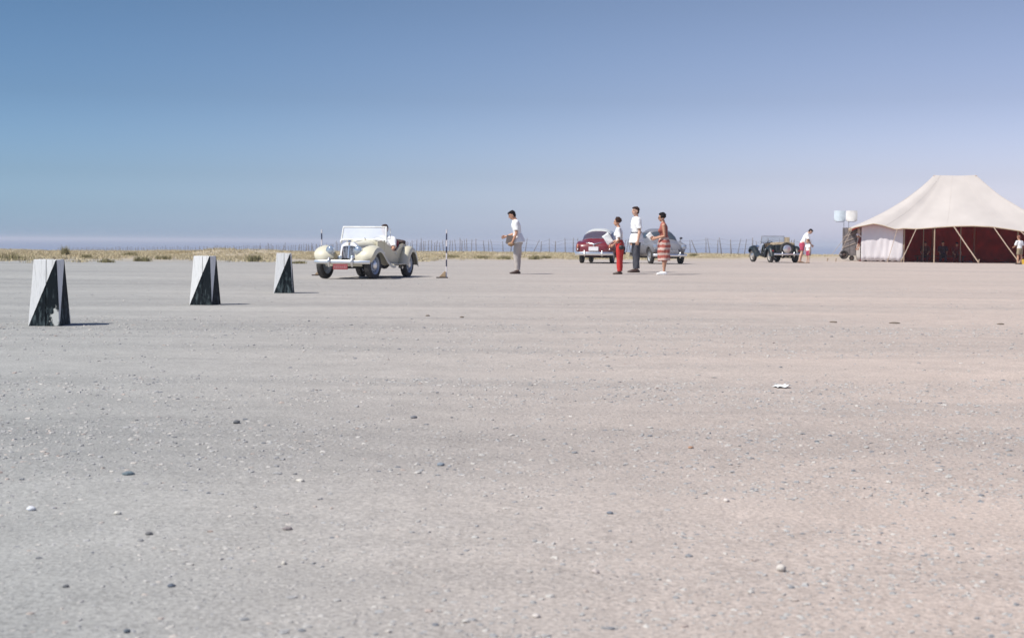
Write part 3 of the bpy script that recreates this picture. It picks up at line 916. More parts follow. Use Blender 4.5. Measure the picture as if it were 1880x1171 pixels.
        mb = MB(); mb.tube([(-.62, sg * .60, .27), (-.62, sg * .70, .25)], .035, 10); part('step_bracket', mb, CHROME if cream else BLACK, rb)
        # tail lamp
        mb = MB(); mb.lathe([(.001, .03), (.03, .025), (.034, 0), (.034, -.02)], Matrix.Translation((-1.60, sg * .64, .55)) @ Matrix.Rotation(R(-90), 4, 'Y'), 14)
        part('tail_lamp', mb, mat('red_lens', (.35, .02, .02), .25), t)
        # headlamp
        hx, hy, hz = (1.50, .355, .675) if cream else (1.30, .385, .72)
        Mh = Matrix.Translation((hx, sg * hy, hz)) @ Matrix.Rotation(R(90), 4, 'Y')
        mb = MB(); mb.lathe([(.001, -.20), (.04, -.185), (.075, -.12), (.098, -.04), (.105, .0), (.103, .022), (.090, .024)], Mh, 24); hl_ = part('headlamp', mb, CHROME, t)
        mb = MB(); mb.lathe([(.091, .018), (.07, .036), (.04, .046), (.001, .050)], Mh, 20); part('lens', mb, mat('lamp_glass', (.50, .55, .60), .08, .6), hl_)
        if not cream:
            mb = MB(); mb.tube([(1.25, sg * .2, .52), (1.25, sg * .38, .60)], .014, 8); part('lamp_bracket', mb, CHROME, t)
    # rear body, tank
    mb = MB(); mb.hexa([(-1.36, -.50, .36), (-1.36, .50, .36), (-1.40, .50, .36), (-1.40, -.50, .36)], [(-1.33, -.50, .84), (-1.33, .50, .84), (-1.37, .50, .84), (-1.37, -.50, .84)])
    part('rear_panel', mb, paint, t, smooth=False, bevel=.006)
    mb = MB(); mb.hexa([(-1.62, -.47, .36), (-1.40, -.47, .36), (-1.40, .47, .36), (-1.62, .47, .36)], [(-1.46, -.47, .80), (-1.37, -.47, .80), (-1.37, .47, .80), (-1.46, .47, .80)])
    part('fuel_tank', mb, paint, t, smooth=False, bevel=.03)
    # spare wheel
    sp = wheel(t, (0, 0, 0), .32, .13, paint if not cream else STEEL, CHROME, side=1)
    sp.name = 'spare_wheel'; sp.location = (-1.68, 0, .64); sp.rotation_euler = (0, R(-14), R(90))
    if not cream:
        mb = MB(); mb.lathe([(.20, .055), (.17, .075), (.10, .09), (.001, .094)], Matrix.Rotation(R(-90), 4, 'X'), 24)
        part('chrome_cover', mb, CHROME, sp)
    # interior
    for y in (.25, -.25):
        mb = MB(); mb.box((-.50, y, .47), (.50, .44, .16)); part('seat', mb, seat_m, t, bevel=.04)
    mb = MB(); mb.box((-.80, 0, .70), (.14, 1.02, .46), Matrix.Rotation(R(-10), 3, 'Y')); part('seat_back', mb, seat_m, t, bevel=.05)
    mb = MB()
    mb.tube([(-1.12, -.53, .88), (-1.16, -.3, .91), (-1.16, .3, .91), (-1.12, .53, .88)], [(.10, .055)] * 4, 12, side=(1, 0, 0), round_ends=True)
    mb.tube([(-1.20, -.50, .84), (-1.24, 0, .87), (-1.20, .50, .84)], [(.12, .04)] * 3, 12, side=(1, 0, 0), round_ends=True)
    part('folded_hood', mb, hood_m, t)
    Ms = Matrix.Translation((-.12, .25, .83)) @ Matrix.Rotation(R(-68), 4, 'Y')
    mb = MB()
    mb.tube([Ms @ V((.19 * math.cos(a), .19 * math.sin(a), 0)) for a in [2 * PI * i / 24 for i in range(25)]], .013, 8)
    for a in (R(90), R(210), R(330)): mb.tube([Ms @ V((0, 0, 0)), Ms @ V((.18 * math.cos(a), .18 * math.sin(a), 0))], .007, 6)
    mb.tube([Ms @ V((0, 0, .01)), (.14, .25, .76)], .015, 8)
    part('steering_wheel', mb, mat('steering_black', (.03, .03, .03), .4), t)
    # windscreen
    x0, x1, zb, zt, yb, yt = .245, .165, .925, 1.245, .585, .56
    pb = lambda y, x=x0: V((x, y, zb + .018 * (1 - (y / yb) ** 2)))
    mb = MB(); fr = .017 if cream else .012
    lower = [pb(yb * (i / 8 - 1)) for i in range(17)]
    mb.tube(lower, fr, 8, round_ends=True)
    mb.tube([(x1, -yt, zt), (x1, yt, zt)], fr, 8, round_ends=True)
    for sg in (1, -1): mb.tube([(x0, sg * yb, zb - .02), (x1, sg * yt, zt)], [fr * 1.3, fr * 1.1], 8, round_ends=True)
    ws = part('windscreen', mb, frame_m, t)
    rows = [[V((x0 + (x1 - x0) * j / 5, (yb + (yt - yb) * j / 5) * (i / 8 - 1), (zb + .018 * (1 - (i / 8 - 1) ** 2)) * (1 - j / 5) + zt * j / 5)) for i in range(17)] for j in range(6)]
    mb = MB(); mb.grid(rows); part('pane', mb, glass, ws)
    for sg in (1, -1):
        mb = MB(); mb.ell((x0, sg * (yb + .005), zb - .035), (.035, .03, .045), None, 12, 8); part('clamp', mb, CHROME if not cream else frame_m, ws)
    if cream:
        for sg in (1, -1):
            a = [V((x0 - .01, sg * (yb + .015), zb + .02)), V((x1 - .01, sg * (yt + .015), zt - .02)), V((x1 - .13, sg * (yt + .06), zt - .05)), V((x0 - .15, sg * (yb + .06), zb + .04))]
            mb = MB(); mb.tube(a + [a[0]], .009, 6); wd = part('wind_deflector', mb, frame_m, ws)
        for ya, yb_ in ((-.28, -.05), (.10, .32)):
            mb = MB(); mb.tube([(.2, ya, .945), (.19, yb_, .99)], .006, 6); part('wiper', mb, BLACK, ws)
        mb = MB(); mb.ell((.30, .05, .965), (.035, .025, .02)); part('bonnet_lamp', mb, CHROME, t)
    if not cream:
        mb = MB(); mb.shell([[V((.10 - .68 * i / 8, -.565 + .01 * math.sin(i), .80 + .40 * j / 5)) for i in range(9)] for j in range(6)], .012); part('side_screen', mb, HOOD_TAN, t)
    # radiator shell, grille
    xs = 1.15
    outer = [(-.215, .40), (-.225, .60), (-.205, .80), (-.12, .862), (0, .878), (.12, .862), (.205, .80), (.225, .60), (.215, .40)]
    inner = [(-.165, .42), (-.175, .60), (-.160, .765), (-.10, .785), (0, .79), (.10, .785), (.160, .765), (.175, .60), (.165, .42)]
    mb = MB()
    lean_ = lambda z: xs + .10 * (1 - (z - .4) / .48) * 1.0
    A = [V((lean_(z), y, z)) for y, z in outer]; B = [V((lean_(z) + .012, y * .97, z - .003)) for y, z in outer]; C_ = [V((lean_(z) + .012, y, z)) for y, z in inner]; D_ = [V((lean_(z) - .03, y, z)) for y, z in inner]
    A0 = [p - V((.09, 0, 0)) for p in A]
    mb.grid([A0, A, B, C_, D_]); part('radiator_shell', mb, mat('soft_chrome', (.92, .90, .86), .42, .75, .03, 8), t)
    mb = MB()
    for i in range(-4, 5):
        if i == 0: continue
        y = i * .036; zt_ = .785 - .02 * abs(i) / 4
        mb.tube([(lean_(.42) - .012, y * .97, .42), (lean_(zt_) - .012, y, zt_)], .0065, 6)
    gr = part('grille', mb, mat('grille_slats', (.75, .76, .78), .35, .8), t)
    mb = MB(); mb.box((lean_(.6) - .055, 0, .6), (.01, .33, .37), Matrix.Rotation(R(-11), 3, 'Y')); part('radiator_core', mb, mat('radiator_core', (.03, .035, .055), .6), gr)
    mb = MB(); mb.box((lean_(.6) + .004, 0, .6), (.02, .028, .40), Matrix.Rotation(R(-11), 3, 'Y')); part('centre_bar', mb, CHROME, gr)
    mb = MB(); mb.lathe([(.001, .045), (.025, .042), (.036, .03), (.036, 0)], Matrix.Translation((xs - .01, 0, .868)) @ Matrix.Rotation(R(25), 4, 'Y'), 8); part('filler_cap', mb, CHROME, t, smooth=False)
    mb = MB(); mb.lathe([(.03, .0), (.03, .012), (.001, .014)], Matrix.Translation((lean_(.825) + .006, 0, .825)) @ Matrix.Rotation(R(90), 4, 'Y'), 8); part('badge', mb, mat('badge_enamel', (.30, .25, .20), .3), t, smooth=False)
    if cream:
        for sg in (1, -1):
            Mh = Matrix.Translation((1.40, sg * .155, .50)) @ Matrix.Rotation(R(90), 4, 'Y')
            mb = MB(); mb.lathe([(.001, -.07), (.04, -.05), (.060, 0), (.058, .012), (.05, .014)], Mh, 20); fl = part('fog_lamp', mb, CHROME, t)
            mb = MB(); mb.lathe([(.051, .010), (.03, .024), (.001, .028)], Mh, 18); part('lens', mb, mat('lamp_glass', (.50, .55, .60), .08, .6), fl)
        mb = MB(); mb.shell([[V((1.62 - .10 * abs(q / 5 - 1) ** 2 - dx, (q / 5 - 1) * .46, z)) for q in range(11)] for z, dx in ((.31, .02), (.36, .0), (.40, .06), (.42, .20), (.44, .36))], .012); part('apron', mb, paint, t)
    # bumpers
    def bumper(x, sgx, hw_, z):
        rows = []
        for i in range(25):
            y = hw_ * (i / 12 - 1); bx = x - sgx * .09 * (abs(y) / hw_) ** 2.4
            rows.append([V((bx + sgx * dx, y, z + dz)) for dx, dz in ((0, -.045), (.022, -.040), (.034, -.016), (.034, .016), (.022, .040), (0, .045), (-.006, 0))])
        b_ = MB(); b_.loft(rows); bu = part('bumper', b_, CHROME, t)
        for sg in (1, -1):
            b_ = MB(); b_.tube([(x + sgx * .02, sg * .29, z - .10), (x + sgx * .055, sg * .29, z - .03), (x + sgx * .058, sg * .29, z + .04), (x + sgx * .02, sg * .29, z + .10)], [(.026, .02), (.032, .026), (.030, .026), (.02, .014)], 12, side=(0, 1, 0), round_ends=True)
            part('overrider', b_, CHROME, bu)
            b_ = MB(); b_.box((x - sgx * .20, sg * .29, z), (.40, .03, .05)); part('bumper_iron', b_, BLACK, bu)
    if cream: bumper(1.70, 1, .70, .405)
    bumper(-1.86, -1, .66, .40)
    # plate
    if cream:
        mb = MB(); mb.box((1.735, 0, .295), (.012, .37, .125)); pl = part('number_plate', mb, mat('red_plate', (.30, .055, .06), .5, 0, .1), t, bevel=.004)
        mb = MB()
        for k_, (y, w_) in enumerate([(-.145, .03), (-.10, .03), (-.055, .028), (.0, .03), (.048, .026), (.10, .03), (.145, .026)]):
            mb.box((1.743, y, .308), (.004, w_, .012)); mb.box((1.743, y + w_ * .3, .292), (.004, .009, .05)); mb.box((1.743, y, .272), (.004, w_, .010))
        part('plate_marks', mb, mat('plate_paint', (.48, .30, .30), .5), pl, smooth=False)
    else:
        mb = MB(); mb.box((-1.70, .42, .50), (.012, .20, .16)); part('number_plate', mb, mat('black_plate', (.03, .03, .03), .5), t, bevel=.004)
    # wheels
    rim = mat('sky_tint_wheel', (.42, .50, .62), .35, .7, .1, dust=.3) if cream else mat('pale_wheel', (.40, .38, .36), .5, .3, .1, dust=.4)  # blue of the reflected sky is put into the cream car's rim colour
    st = R(-6) if cream else R(3)
    for x, s_ in ((FA, st), (RA, 0)):
        for sg in (1, -1):
            wheel(t, (x, sg * .605, .33), .33, .155, rim, CHROME, steer=s_, side=sg)
    return t

CREAM = mat('cream_paint', (.66, .62, .46), .30, 0, .05, 4, dust=.55, coat=.35)
GREEN = mat('dark_green_paint', (.003, .008, .008), .4, 0, .2, 4, dust=.05, coat=.1)
RED_LEATHER = mat('red_leather', (.30, .025, .03), .5, 0, .2)
TAN_LEATHER = mat('tan_leather_seat', (.32, .23, .13), .6, 0, .2)
HOOD_DK = mat('brown_hood_cloth', (.06, .04, .035), .9, 0, .3)
HOOD_TAN = mat('tan_hood_cloth', (.34, .27, .18), .9, 0, .3)
WHITE_FR = mat('white_frame', (.80, .79, .74), .35)
yc = R(15.5)
def car_pos(px, d, back, hx, hy):
    x = PX(px, d); return (x - hx * back, d - hy * back, gz(x, d))
h1 = (-math.sin(yc), -math.cos(yc))
c1 = car_pos(640, 32.2, 1.14, *h1)
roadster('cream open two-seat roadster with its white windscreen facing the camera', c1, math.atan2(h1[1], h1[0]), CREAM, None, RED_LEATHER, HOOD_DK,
         glass_mat('glare_dusty_glass', (.78, .80, .84), .30), WHITE_FR, .95, True)  # pane colour whitened for sun glint as well as dust
h2 = (-math.sin(R(10)), math.cos(R(10)))
c2 = car_pos(1436, 65.0, -1.16, h2[0], h2[1])
roadster('dark green open roadster seen from behind with a chrome covered spare wheel', c2, math.atan2(h2[1], h2[0]), GREEN, None, TAN_LEATHER, HOOD_TAN,
         glass_mat('clear_glass', (.6, .65, .68), .80), mat('dull_frame', (.35, .33, .33), .4, .5), .97, False)
# upright folded side screen at the back of the dark roadster
# driver
M1 = Matrix.Translation(c1) @ Matrix.Rotation(math.atan2(h1[1], h1[0]), 4, 'Z')
dp = M1 @ Vector((-.50, .235, -.07))
person('driver in a white shirt behind the windscreen of the cream roadster', tuple(dp), math.atan2(h1[1], h1[0]), H=1.74, lean=-6, head=(8, 0), hipz=.50,
       arms={'L': ((38, 14), (68, -10)), 'R': ((34, 6), (64, 6))}, legs={'L': (86, 60), 'R': (86, 60)}, skin=SKIN_TAN, hair=HAIR_BR, top=WHITE_CLOTH,
       bottom=('trousers', GREY_TR), shoes=DARK_LEATHER, top_len=0, sleeves=.8, curl=60, voxel=.010)

def superell(x, hw_, zb, zt, n, seg=36):
    r = []
    zc, hz = (zb + zt) / 2, (zt - zb) / 2
    for i in range(seg):
        a = 2 * PI * i / seg; c_, s_ = math.cos(a), math.sin(a)
        r.append(Vector((x, hw_ * math.copysign(abs(c_) ** (2 / n), c_), zc + hz * math.copysign(abs(s_) ** (2 / n), s_))))
    return r

def boolean_cut(o, cutter):
    dg = bpy.context.evaluated_depsgraph_get()
    m = o.modifiers.new("cut", 'BOOLEAN'); m.operation = 'DIFFERENCE'; m.object = cutter; m.solver = 'EXACT'
    dg.update()
    me = bpy.data.meshes.new_from_object(o.evaluated_get(dg)); o.modifiers.clear(); o.data = me
    sharpen(me); bpy.data.objects.remove(cutter)

def saloon(label, loc, rz, P):
    t = thing('saloon_car', label, 'car', loc, rz); V = Vector
    S = [V(s) if len(s) == 3 else s for s in P['body']]
    def interp(tab, x, k):
        for a, b_ in zip(tab, tab[1:]):
            if a[0] >= x >= b_[0]:
                q = (a[0] - x) / max(1e-6, a[0] - b_[0]); q = q * q * (3 - 2 * q) * .5 + q * .5
                return a[k] + (b_[k] - a[k]) * q
        return tab[0][k] if x > tab[0][0] else tab[-1][k]
    tab = P['body']; x0, x1 = tab[0][0], tab[-1][0]
    rows = [superell(x, interp(tab, x, 1), interp(tab, x, 2), interp(tab, x, 3), P.get('pw', 3.2)) for x in np.linspace(x0, x1, 44)]
    mb = MB(); mb.loft(rows); body = part('body', mb, P['paint'], t)
    cb = MB()
    for ax in (P['fa'], P['ra']):
        for sg in (1, -1): cb.tube([(ax, sg * .38, .33), (ax, sg * 1.0, .33)], .385, 28)
    cu = part('cutter', cb, BLACK); cu.matrix_world = Matrix.Translation(loc) @ Matrix.Rotation(rz, 4, 'Z')
    bpy.context.view_layer.update()
    boolean_cut(body, cu)
    mb = MB(); mb.box((0, 0, .30), (x0 - x1 - .5, 1.1, .14)); part('chassis', mb, BLACK, t)
    # fenders
    for ax, ln, rw, rv, yy, zc in P['fenders']:
        for sg in (1, -1):
            rows = []
            for i in range(25):
                f = i / 24; x = ax + ln * (.5 - f)
                s_ = max(.30, math.sin(PI * (f * .90 + .05))) ** .55 if 0 < i < 24 else .42
                rows.append([V((x, sg * yy + rw * s_ * math.copysign(abs(math.cos(a_)) ** .8, math.cos(a_)), zc - .03 * f + rv * s_ * math.copysign(abs(math.sin(a_)) ** .8, math.sin(a_)))) for a_ in [2 * PI * q / 24 for q in range(24)]])
            mb = MB(); mb.loft(rows); fo = part('fender', mb, P['paint'], t)
            wx = P['fa'] if ax > 0 else P['ra']
            cb = MB(); cb.tube([(wx, sg * .38, .33), (wx, sg * 1.2, .33)], .378, 28)
            cu = part('cutter', cb, BLACK); cu.matrix_world = Matrix.Translation(loc) @ Matrix.Rotation(rz, 4, 'Z')
            bpy.context.view_layer.update(); boolean_cut(fo, cu)
    # cabin
    cab = P['cabin']
    def C(x, a, off=0):
        w_, zt = interp(cab, x, 1), interp(cab, x, 2); zb = P['belt'] - .12
        c_, s_ = math.cos(a), math.sin(a)
        y = (w_ + off) * math.copysign(abs(c_) ** (2 / 3.3), c_); z = zb + (zt + off - zb) * abs(s_) ** (2 / 3.2)
        y *= 1 - .17 * max(0, (z - zb) / .55)
        return V((x, y, z))
    xs = np.linspace(cab[0][0], cab[-1][0], 40)
    mb = MB(); mb.grid([[C(x, PI * i / 40) for i in range(41)] for x in xs])
    cabin = part('cabin', mb, P['paint'], t)
    rx0, rx1 = P['roof_x']
    mb = MB(); mb.shell([[C(x, PI * (.20 + .60 * i / 24), .008) for i in range(25)] for x in np.linspace(rx0, rx1, 20)], -.006)
    roof = part('roof', mb, P['roof'], t)
    def win(name, xa, xb, aa, ab, trim=True, nx=12):
        off = .007
        rows = []
        for i in range(nx):
            x = xa + (xb - xa) * i / (nx - 1); rows.append([C(x, R(aa + (ab - aa) * j / 16), off) for j in range(17)])
        mb = MB(); mb.grid(rows); w_ = part(name, mb, P['glass'], t, auto=False)
        if trim:
            loop = [r[0] for r in rows] + rows[-1][1:] + [r[-1] for r in rows[::-1]][1:] + rows[0][::-1][1:]
            mb = MB(); mb.tube(loop, .011, 6); part('trim', mb, P['trim'], w_)
        return w_
    for wdef in P['windows']: win(*wdef)
    # lamps, bumpers, wheels
    for ax in (P['fa'], P['ra']):
        for sg in (1, -1): wheel(t, (ax, sg * P['track'], .315), .315, .16, P['rim'], CHROME, side=sg)
    def bumper(x, sgx, hw_, z, hh):
        rows = []
        for i in range(29):
            y = hw_ * (i / 14 - 1); bx = x - sgx * .20 * (abs(y) / hw_) ** 3
            rows.append([V((bx + sgx * dx, y, z + dz * hh)) for dx, dz in ((0, -1), (.03, -.85), (.045, -.3), (.045, .3), (.03, .85), (0, 1), (-.008, 0))])
        b_ = MB(); b_.loft(rows); bu = part('bumper', b_, CHROME, t)
        for sg in (1, -1):
            b_ = MB(); b_.tube([(x + sgx * .03, sg * .36, z - .10), (x + sgx * .07, sg * .36, z), (x + sgx * .03, sg * .36, z + .11)], [.02, .03, .018], 10, round_ends=True); part('overrider', b_, CHROME, bu)
    bumper(x0 + .06, 1, P['bw'], P['bz'], .055); bumper(x1 - .06, -1, P['bw'], P['bz'], .075)
    return t, C

RED = mat('maroon_paint', (.15, .007, .014), .28, 0, .08, 4, dust=.12, coat=.3)
GREYP = mat('grey_paint', (.17, .17, .185), .38, 0, .06, 4, dust=.18, coat=.15)
IVORY = mat('ivory_paint', (.68, .68, .62), .3, 0, .04, 4, coat=.4)
red_P = dict(pw=4.2, paint=RED, roof=IVORY, trim=CHROME, rim=mat('sky_tint_wheel', (.42, .50, .62), .35, .7), glass=glass_mat('blueish_glass', (.10, .12, .16), .45, .04),
    body=[(2.05, .50, .36, .66), (1.98, .66, .30, .78), (1.7, .74, .27, .86), (.9, .78, .26, .93), (0, .80, .25, .95), (-1.0, .80, .25, .96), (-1.6, .77, .27, .94), (-1.95, .72, .30, .88), (-2.12, .64, .34, .80), (-2.17, .50, .40, .70)],
    cabin=[(1.0, .60, .86), (.72, .68, 1.06), (.42, .70, 1.34), (0, .71, 1.43), (-.5, .71, 1.44), (-.92, .69, 1.37), (-1.22, .66, 1.18), (-1.5, .60, .98), (-1.68, .54, .86)],
    roof_x=(.42, -1.0), belt=.93, windows=[('rear_window', -1.03, -1.42, 30, 150), ('windscreen', .46, .86, 30, 150), ('side_window', .30, -.22, 14, 44), ('side_window', -.30, -.84, 14, 44), ('side_window', .30, -.22, 136, 166), ('side_window', -.30, -.84, 136, 166)],
    fenders=[(-1.38, 1.45, .17, .28, .66, .66), (1.25, 1.6, .17, .29, .66, .66)], fa=1.27, ra=-1.22, track=.63, bw=.79, bz=.405)
h3 = (math.sin(R(12)), math.cos(R(12)))
c3 = car_pos(1095, 59.2, -1.22, *h3)
t3, C3 = saloon('maroon saloon car with a cream roof seen from behind', c3, math.atan2(h3[1], h3[0]), red_P)
mb = MB(); mb.box((-2.20, 0, .60), (.012, .40, .17), Matrix.Rotation(R(6), 3, 'Y')); part('number_plate', mb, mat('white_plate', (.72, .70, .70), .5, 0, .08, 30), t3, bevel=.004)
mb = MB(); mb.tube([(-2.03, -.34, .84), (-2.10, -.15, .83), (-2.13, 0, .79), (-2.10, .15, .83), (-2.03, .34, .84)], [.012, .02, .03, .02, .012], 8, round_ends=True); mb.ell((-2.16, 0, .76), (.03, .035, .07)); part('boot_handle', mb, CHROME, t3)
for sg in (1, -1):
    mb = MB(); mb.ell((-2.11, sg * .66, .70), (.06, .045, .10)); tl = part('tail_lamp', mb, mat('amber_lens', (.55, .20, .12), .25), t3)
    mb = MB(); mb.tube([(-2.10 + .0, sg * .66, .60), (-2.15, sg * .66, .58)], .035, 10, round_ends=True); part('reflector', mb, CHROME, tl)
mb = MB(); mb.box((-.2, -.15, 1.32), (.03, .16, .05)); part('rear_view_mirror', mb, BLACK, t3)
mb = MB(); mb.box((-.55, 0, .86), (.16, 1.1, .38)); mb.box((.35, 0, .84), (.16, 1.1, .38)); part('seat_back', mb, mat('grey_seat', (.22, .22, .26), .8), t3, bevel=.04)

grey_P = dict(paint=GREYP, roof=GREYP, trim=mat('dark_rubber_trim', (.05, .05, .06), .5), rim=mat('grey_wheel', (.38, .42, .47), .5, .3, dust=.3), glass=glass_mat('dark_glass', (.06, .08, .10), .35, .04),
    body=[(1.83, .30, .38, .58), (1.76, .46, .32, .72), (1.55, .58, .28, .86), (1.1, .66, .26, .95), (.6, .70, .25, 1.0), (0, .73, .24, 1.0), (-.8, .73, .24, .98), (-1.3, .70, .26, .92), (-1.7, .60, .30, .78), (-1.9, .42, .36, .62)],
    cabin=[(.98, .54, .90), (.78, .62, 1.04), (.50, .66, 1.30), (.15, .67, 1.43), (-.35, .67, 1.45), (-.8, .65, 1.36), (-1.2, .58, 1.12), (-1.45, .50, .90)],
    roof_x=(.45, -.85), belt=.97, windows=[('windscreen', .44, .80, 26, 154), ('side_window', .30, -.25, 13, 44), ('side_window', .30, -.25, 136, 167), ('side_window', -.33, -.80, 13, 42), ('side_window', -.33, -.80, 138, 167), ('rear_window', -.9, -1.2, 50, 130)],
    fenders=[(.98, 1.44, .185, .30, .575, .64), (-1.15, 1.2, .16, .28, .60, .60)], fa=1.12, ra=-1.10, track=.635, bw=.72, bz=.36)
h4 = (math.sin(R(11)), -math.cos(R(11)))
c4 = car_pos(1221, 58.6, 1.12, *h4)
t4, C4 = saloon('pale grey rounded saloon car facing the camera behind the woman in the dress', c4, math.atan2(h4[1], h4[0]), grey_P)
for sg in (1, -1):
    Mh = Matrix.Translation((1.70, sg * .59, .715)) @ Matrix.Rotation(R(84), 4, 'Y')
    mb = MB(); mb.lathe([(.04, -.38), (.09, -.25), (.115, -.10), (.118, .0), (.112, .02), (.10, .022)], Mh, 22); hl_ = part('headlamp', mb, GREYP, t4)
    mb = MB(); mb.lathe([(.102, .016), (.07, .040), (.001, .052)], Mh, 20); part('lens', mb, mat('lamp_glass', (.50, .55, .60), .08, .6), hl_)
    mb = MB(); mb.lathe([(.119, .0), (.124, .014), (.116, .026), (.100, .024)], Mh, 22); part('rim', mb, CHROME, hl_)
mb = MB()
for i in range(6): mb.box((1.80 - .012 * abs(i - 2.5), 0, .40 + i * .034), (.10, .74 - .03 * abs(i - 2), .013))
gr = part('grille', mb, CHROME, t4, bevel=.002)
mb = MB(); mb.box((1.765, 0, .485), (.10, .76, .21)); part('grille_opening', mb, BLACK, gr, bevel=.02)
mb = MB(); mb.tube([(1.85, 0, .66), (1.6, 0, .85), (1.2, 0, .952), (.8, 0, 1.0)], .010, 6); part('bonnet_strip', mb, CHROME, t4)
mb = MB(); mb.tube([(1.05, .60, .88), (1.05, .66, 1.04)], .008, 6); mb.ell((1.05, .67, 1.06), (.03, .065, .045)); part('wing_mirror', mb, mat('mirror_shell', (.06, .06, .07), .3, .5), t4)
mb = MB(); mb.box((-.15, 0, .88), (.16, 1.1, .38)); part('seat_back', mb, mat('grey_seat', (.22, .22, .26), .8), t4, bevel=.04)
for sg in (1, -1):
    mb = MB(); mb.tube([(.28, sg * .745, .84), (.18, sg * .755, .84)], .011, 8, round_ends=True); part('door_handle', mb, CHROME, t4)

# ------------------------------------------------------------------ course markers
def painted(name, axis, hb, ht, ht_z, wear, patch):
    """weathered white paint above a black triangle; the edge of the black runs from top right to bottom left"""
    m = bpy.data.materials.new(name); m.use_nodes = True
    N, L = m.node_tree.nodes, m.node_tree.links
    b = N["Principled BSDF"]; b.inputs['Roughness'].default_value = .7; b.inputs['Specular IOR Level'].default_value = .15
    tc = N.new("ShaderNodeTexCoord"); P = tc.outputs['Object']
    sx = N.new("ShaderNodeSeparateXYZ"); L.new(P, sx.inputs[0])
    mn = lambda *a, **k: math_node(N, L, *a, **k)
    c = sx.outputs[0] if axis == 'x' else sx.outputs[1]
    zz = mn('DIVIDE', sx.outputs[2], ht_z)
    edge = mn('ADD', mn('MULTIPLY', zz, ht * .96 + hb * .97), -hb * .97)
    n0 = N.new("ShaderNodeTexNoise"); n0.inputs['Scale'].default_value = 30; L.new(P, n0.inputs['Vector'])
    blk = mn('GREATER_THAN', mn('ADD', c, mn('MULTIPLY', mn('SUBTRACT', n0.outputs['Fac'], .5), .006)), edge)
    mp = N.new("ShaderNodeMapping"); mp.inputs['Scale'].default_value = (9, 9, 2.6); mp.inputs['Location'].default_value = (wear * 3, 1, wear); L.new(P, mp.inputs['Vector'])
    n1 = N.new("ShaderNodeTexNoise"); n1.inputs['Scale'].default_value = 3; n1.inputs['Detail'].default_value = 8; n1.inputs['Roughness'].default_value = .7; L.new(mp.outputs[0], n1.inputs['Vector'])
    mp2 = N.new("ShaderNodeMapping"); mp2.inputs['Scale'].default_value = (60, 60, 1.5); L.new(P, mp2.inputs['Vector'])
    n2 = N.new("ShaderNodeTexNoise"); n2.inputs['Scale'].default_value = 1.5; n2.inputs['Detail'].default_value = 4; L.new(mp2.outputs[0], n2.inputs['Vector'])
    cw = N.new("ShaderNodeValToRGB"); e = cw.color_ramp.elements; e[0].position = .22; e[0].color = (.55, .55, .52, 1); e[1].position = .50; e[1].color = (.80, .80, .77, 1)
    L.new(n2.outputs['Fac'], cw.inputs[0])
    cb = N.new("ShaderNodeValToRGB"); e = cb.color_ramp.elements; e[0].position = .60; e[0].color = (.004, .008, .011, 1); e[1].position = .86; e[1].color = (.12, .16, .165, 1)
    low = N.new("ShaderNodeMapRange"); low.inputs[1].default_value = .85; low.inputs[2].default_value = .0; low.inputs[3].default_value = -.05; low.inputs[4].default_value = .12 + .10 * wear; L.new(zz, low.inputs[0])
    L.new(mn('ADD', n1.outputs['Fac'], low.outputs[0]), cb.inputs[0])
    last = cb.outputs[0]
    if patch:
        dx = mn('SUBTRACT', c, hb * .86); dz = mn('SUBTRACT', sx.outputs[2], .09)
        n3 = N.new('ShaderNodeTexNoise'); n3.inputs['Scale'].default_value = 26; n3.inputs['Detail'].default_value = 7; n3.inputs['Roughness'].default_value = .65; L.new(P, n3.inputs['Vector'])
        d = mn('SQRT', mn('ADD', mn('POWER', mn('MULTIPLY', dx, 14), 2), mn('POWER', mn('MULTIPLY', dz, 11), 2)))
        pf = mn('MULTIPLY', mn('SUBTRACT', .95, mn('ADD', mn('ADD', d, mn('MULTIPLY', mn('SUBTRACT', n1.outputs['Fac'], .5), 2.4)), mn('MULTIPLY', mn('SUBTRACT', n3.outputs['Fac'], .5), 2.2))), 3.5, clamp=True)
        mx = N.new("ShaderNodeMix"); mx.data_type = 'RGBA'; L.new(pf, mx.inputs[0]); L.new(last, mx.inputs[6]); mx.inputs[7].default_value = (.55, .56, .52, 1); last = mx.outputs[2]
    mx = N.new("ShaderNodeMix"); mx.data_type = 'RGBA'; L.new(blk, mx.inputs[0]); L.new(cw.outputs[0], mx.inputs[6]); L.new(last, mx.inputs[7])
    L.new(mx.outputs[2], b.inputs['Base Color'])
    bp = N.new("ShaderNodeBump"); bp.inputs['Strength'].default_value = .35; bp.inputs['Distance'].default_value = .004; L.new(n2.outputs['Fac'], bp.inputs['Height']); L.new(bp.outputs[0], b.inputs['Normal'])
    return m

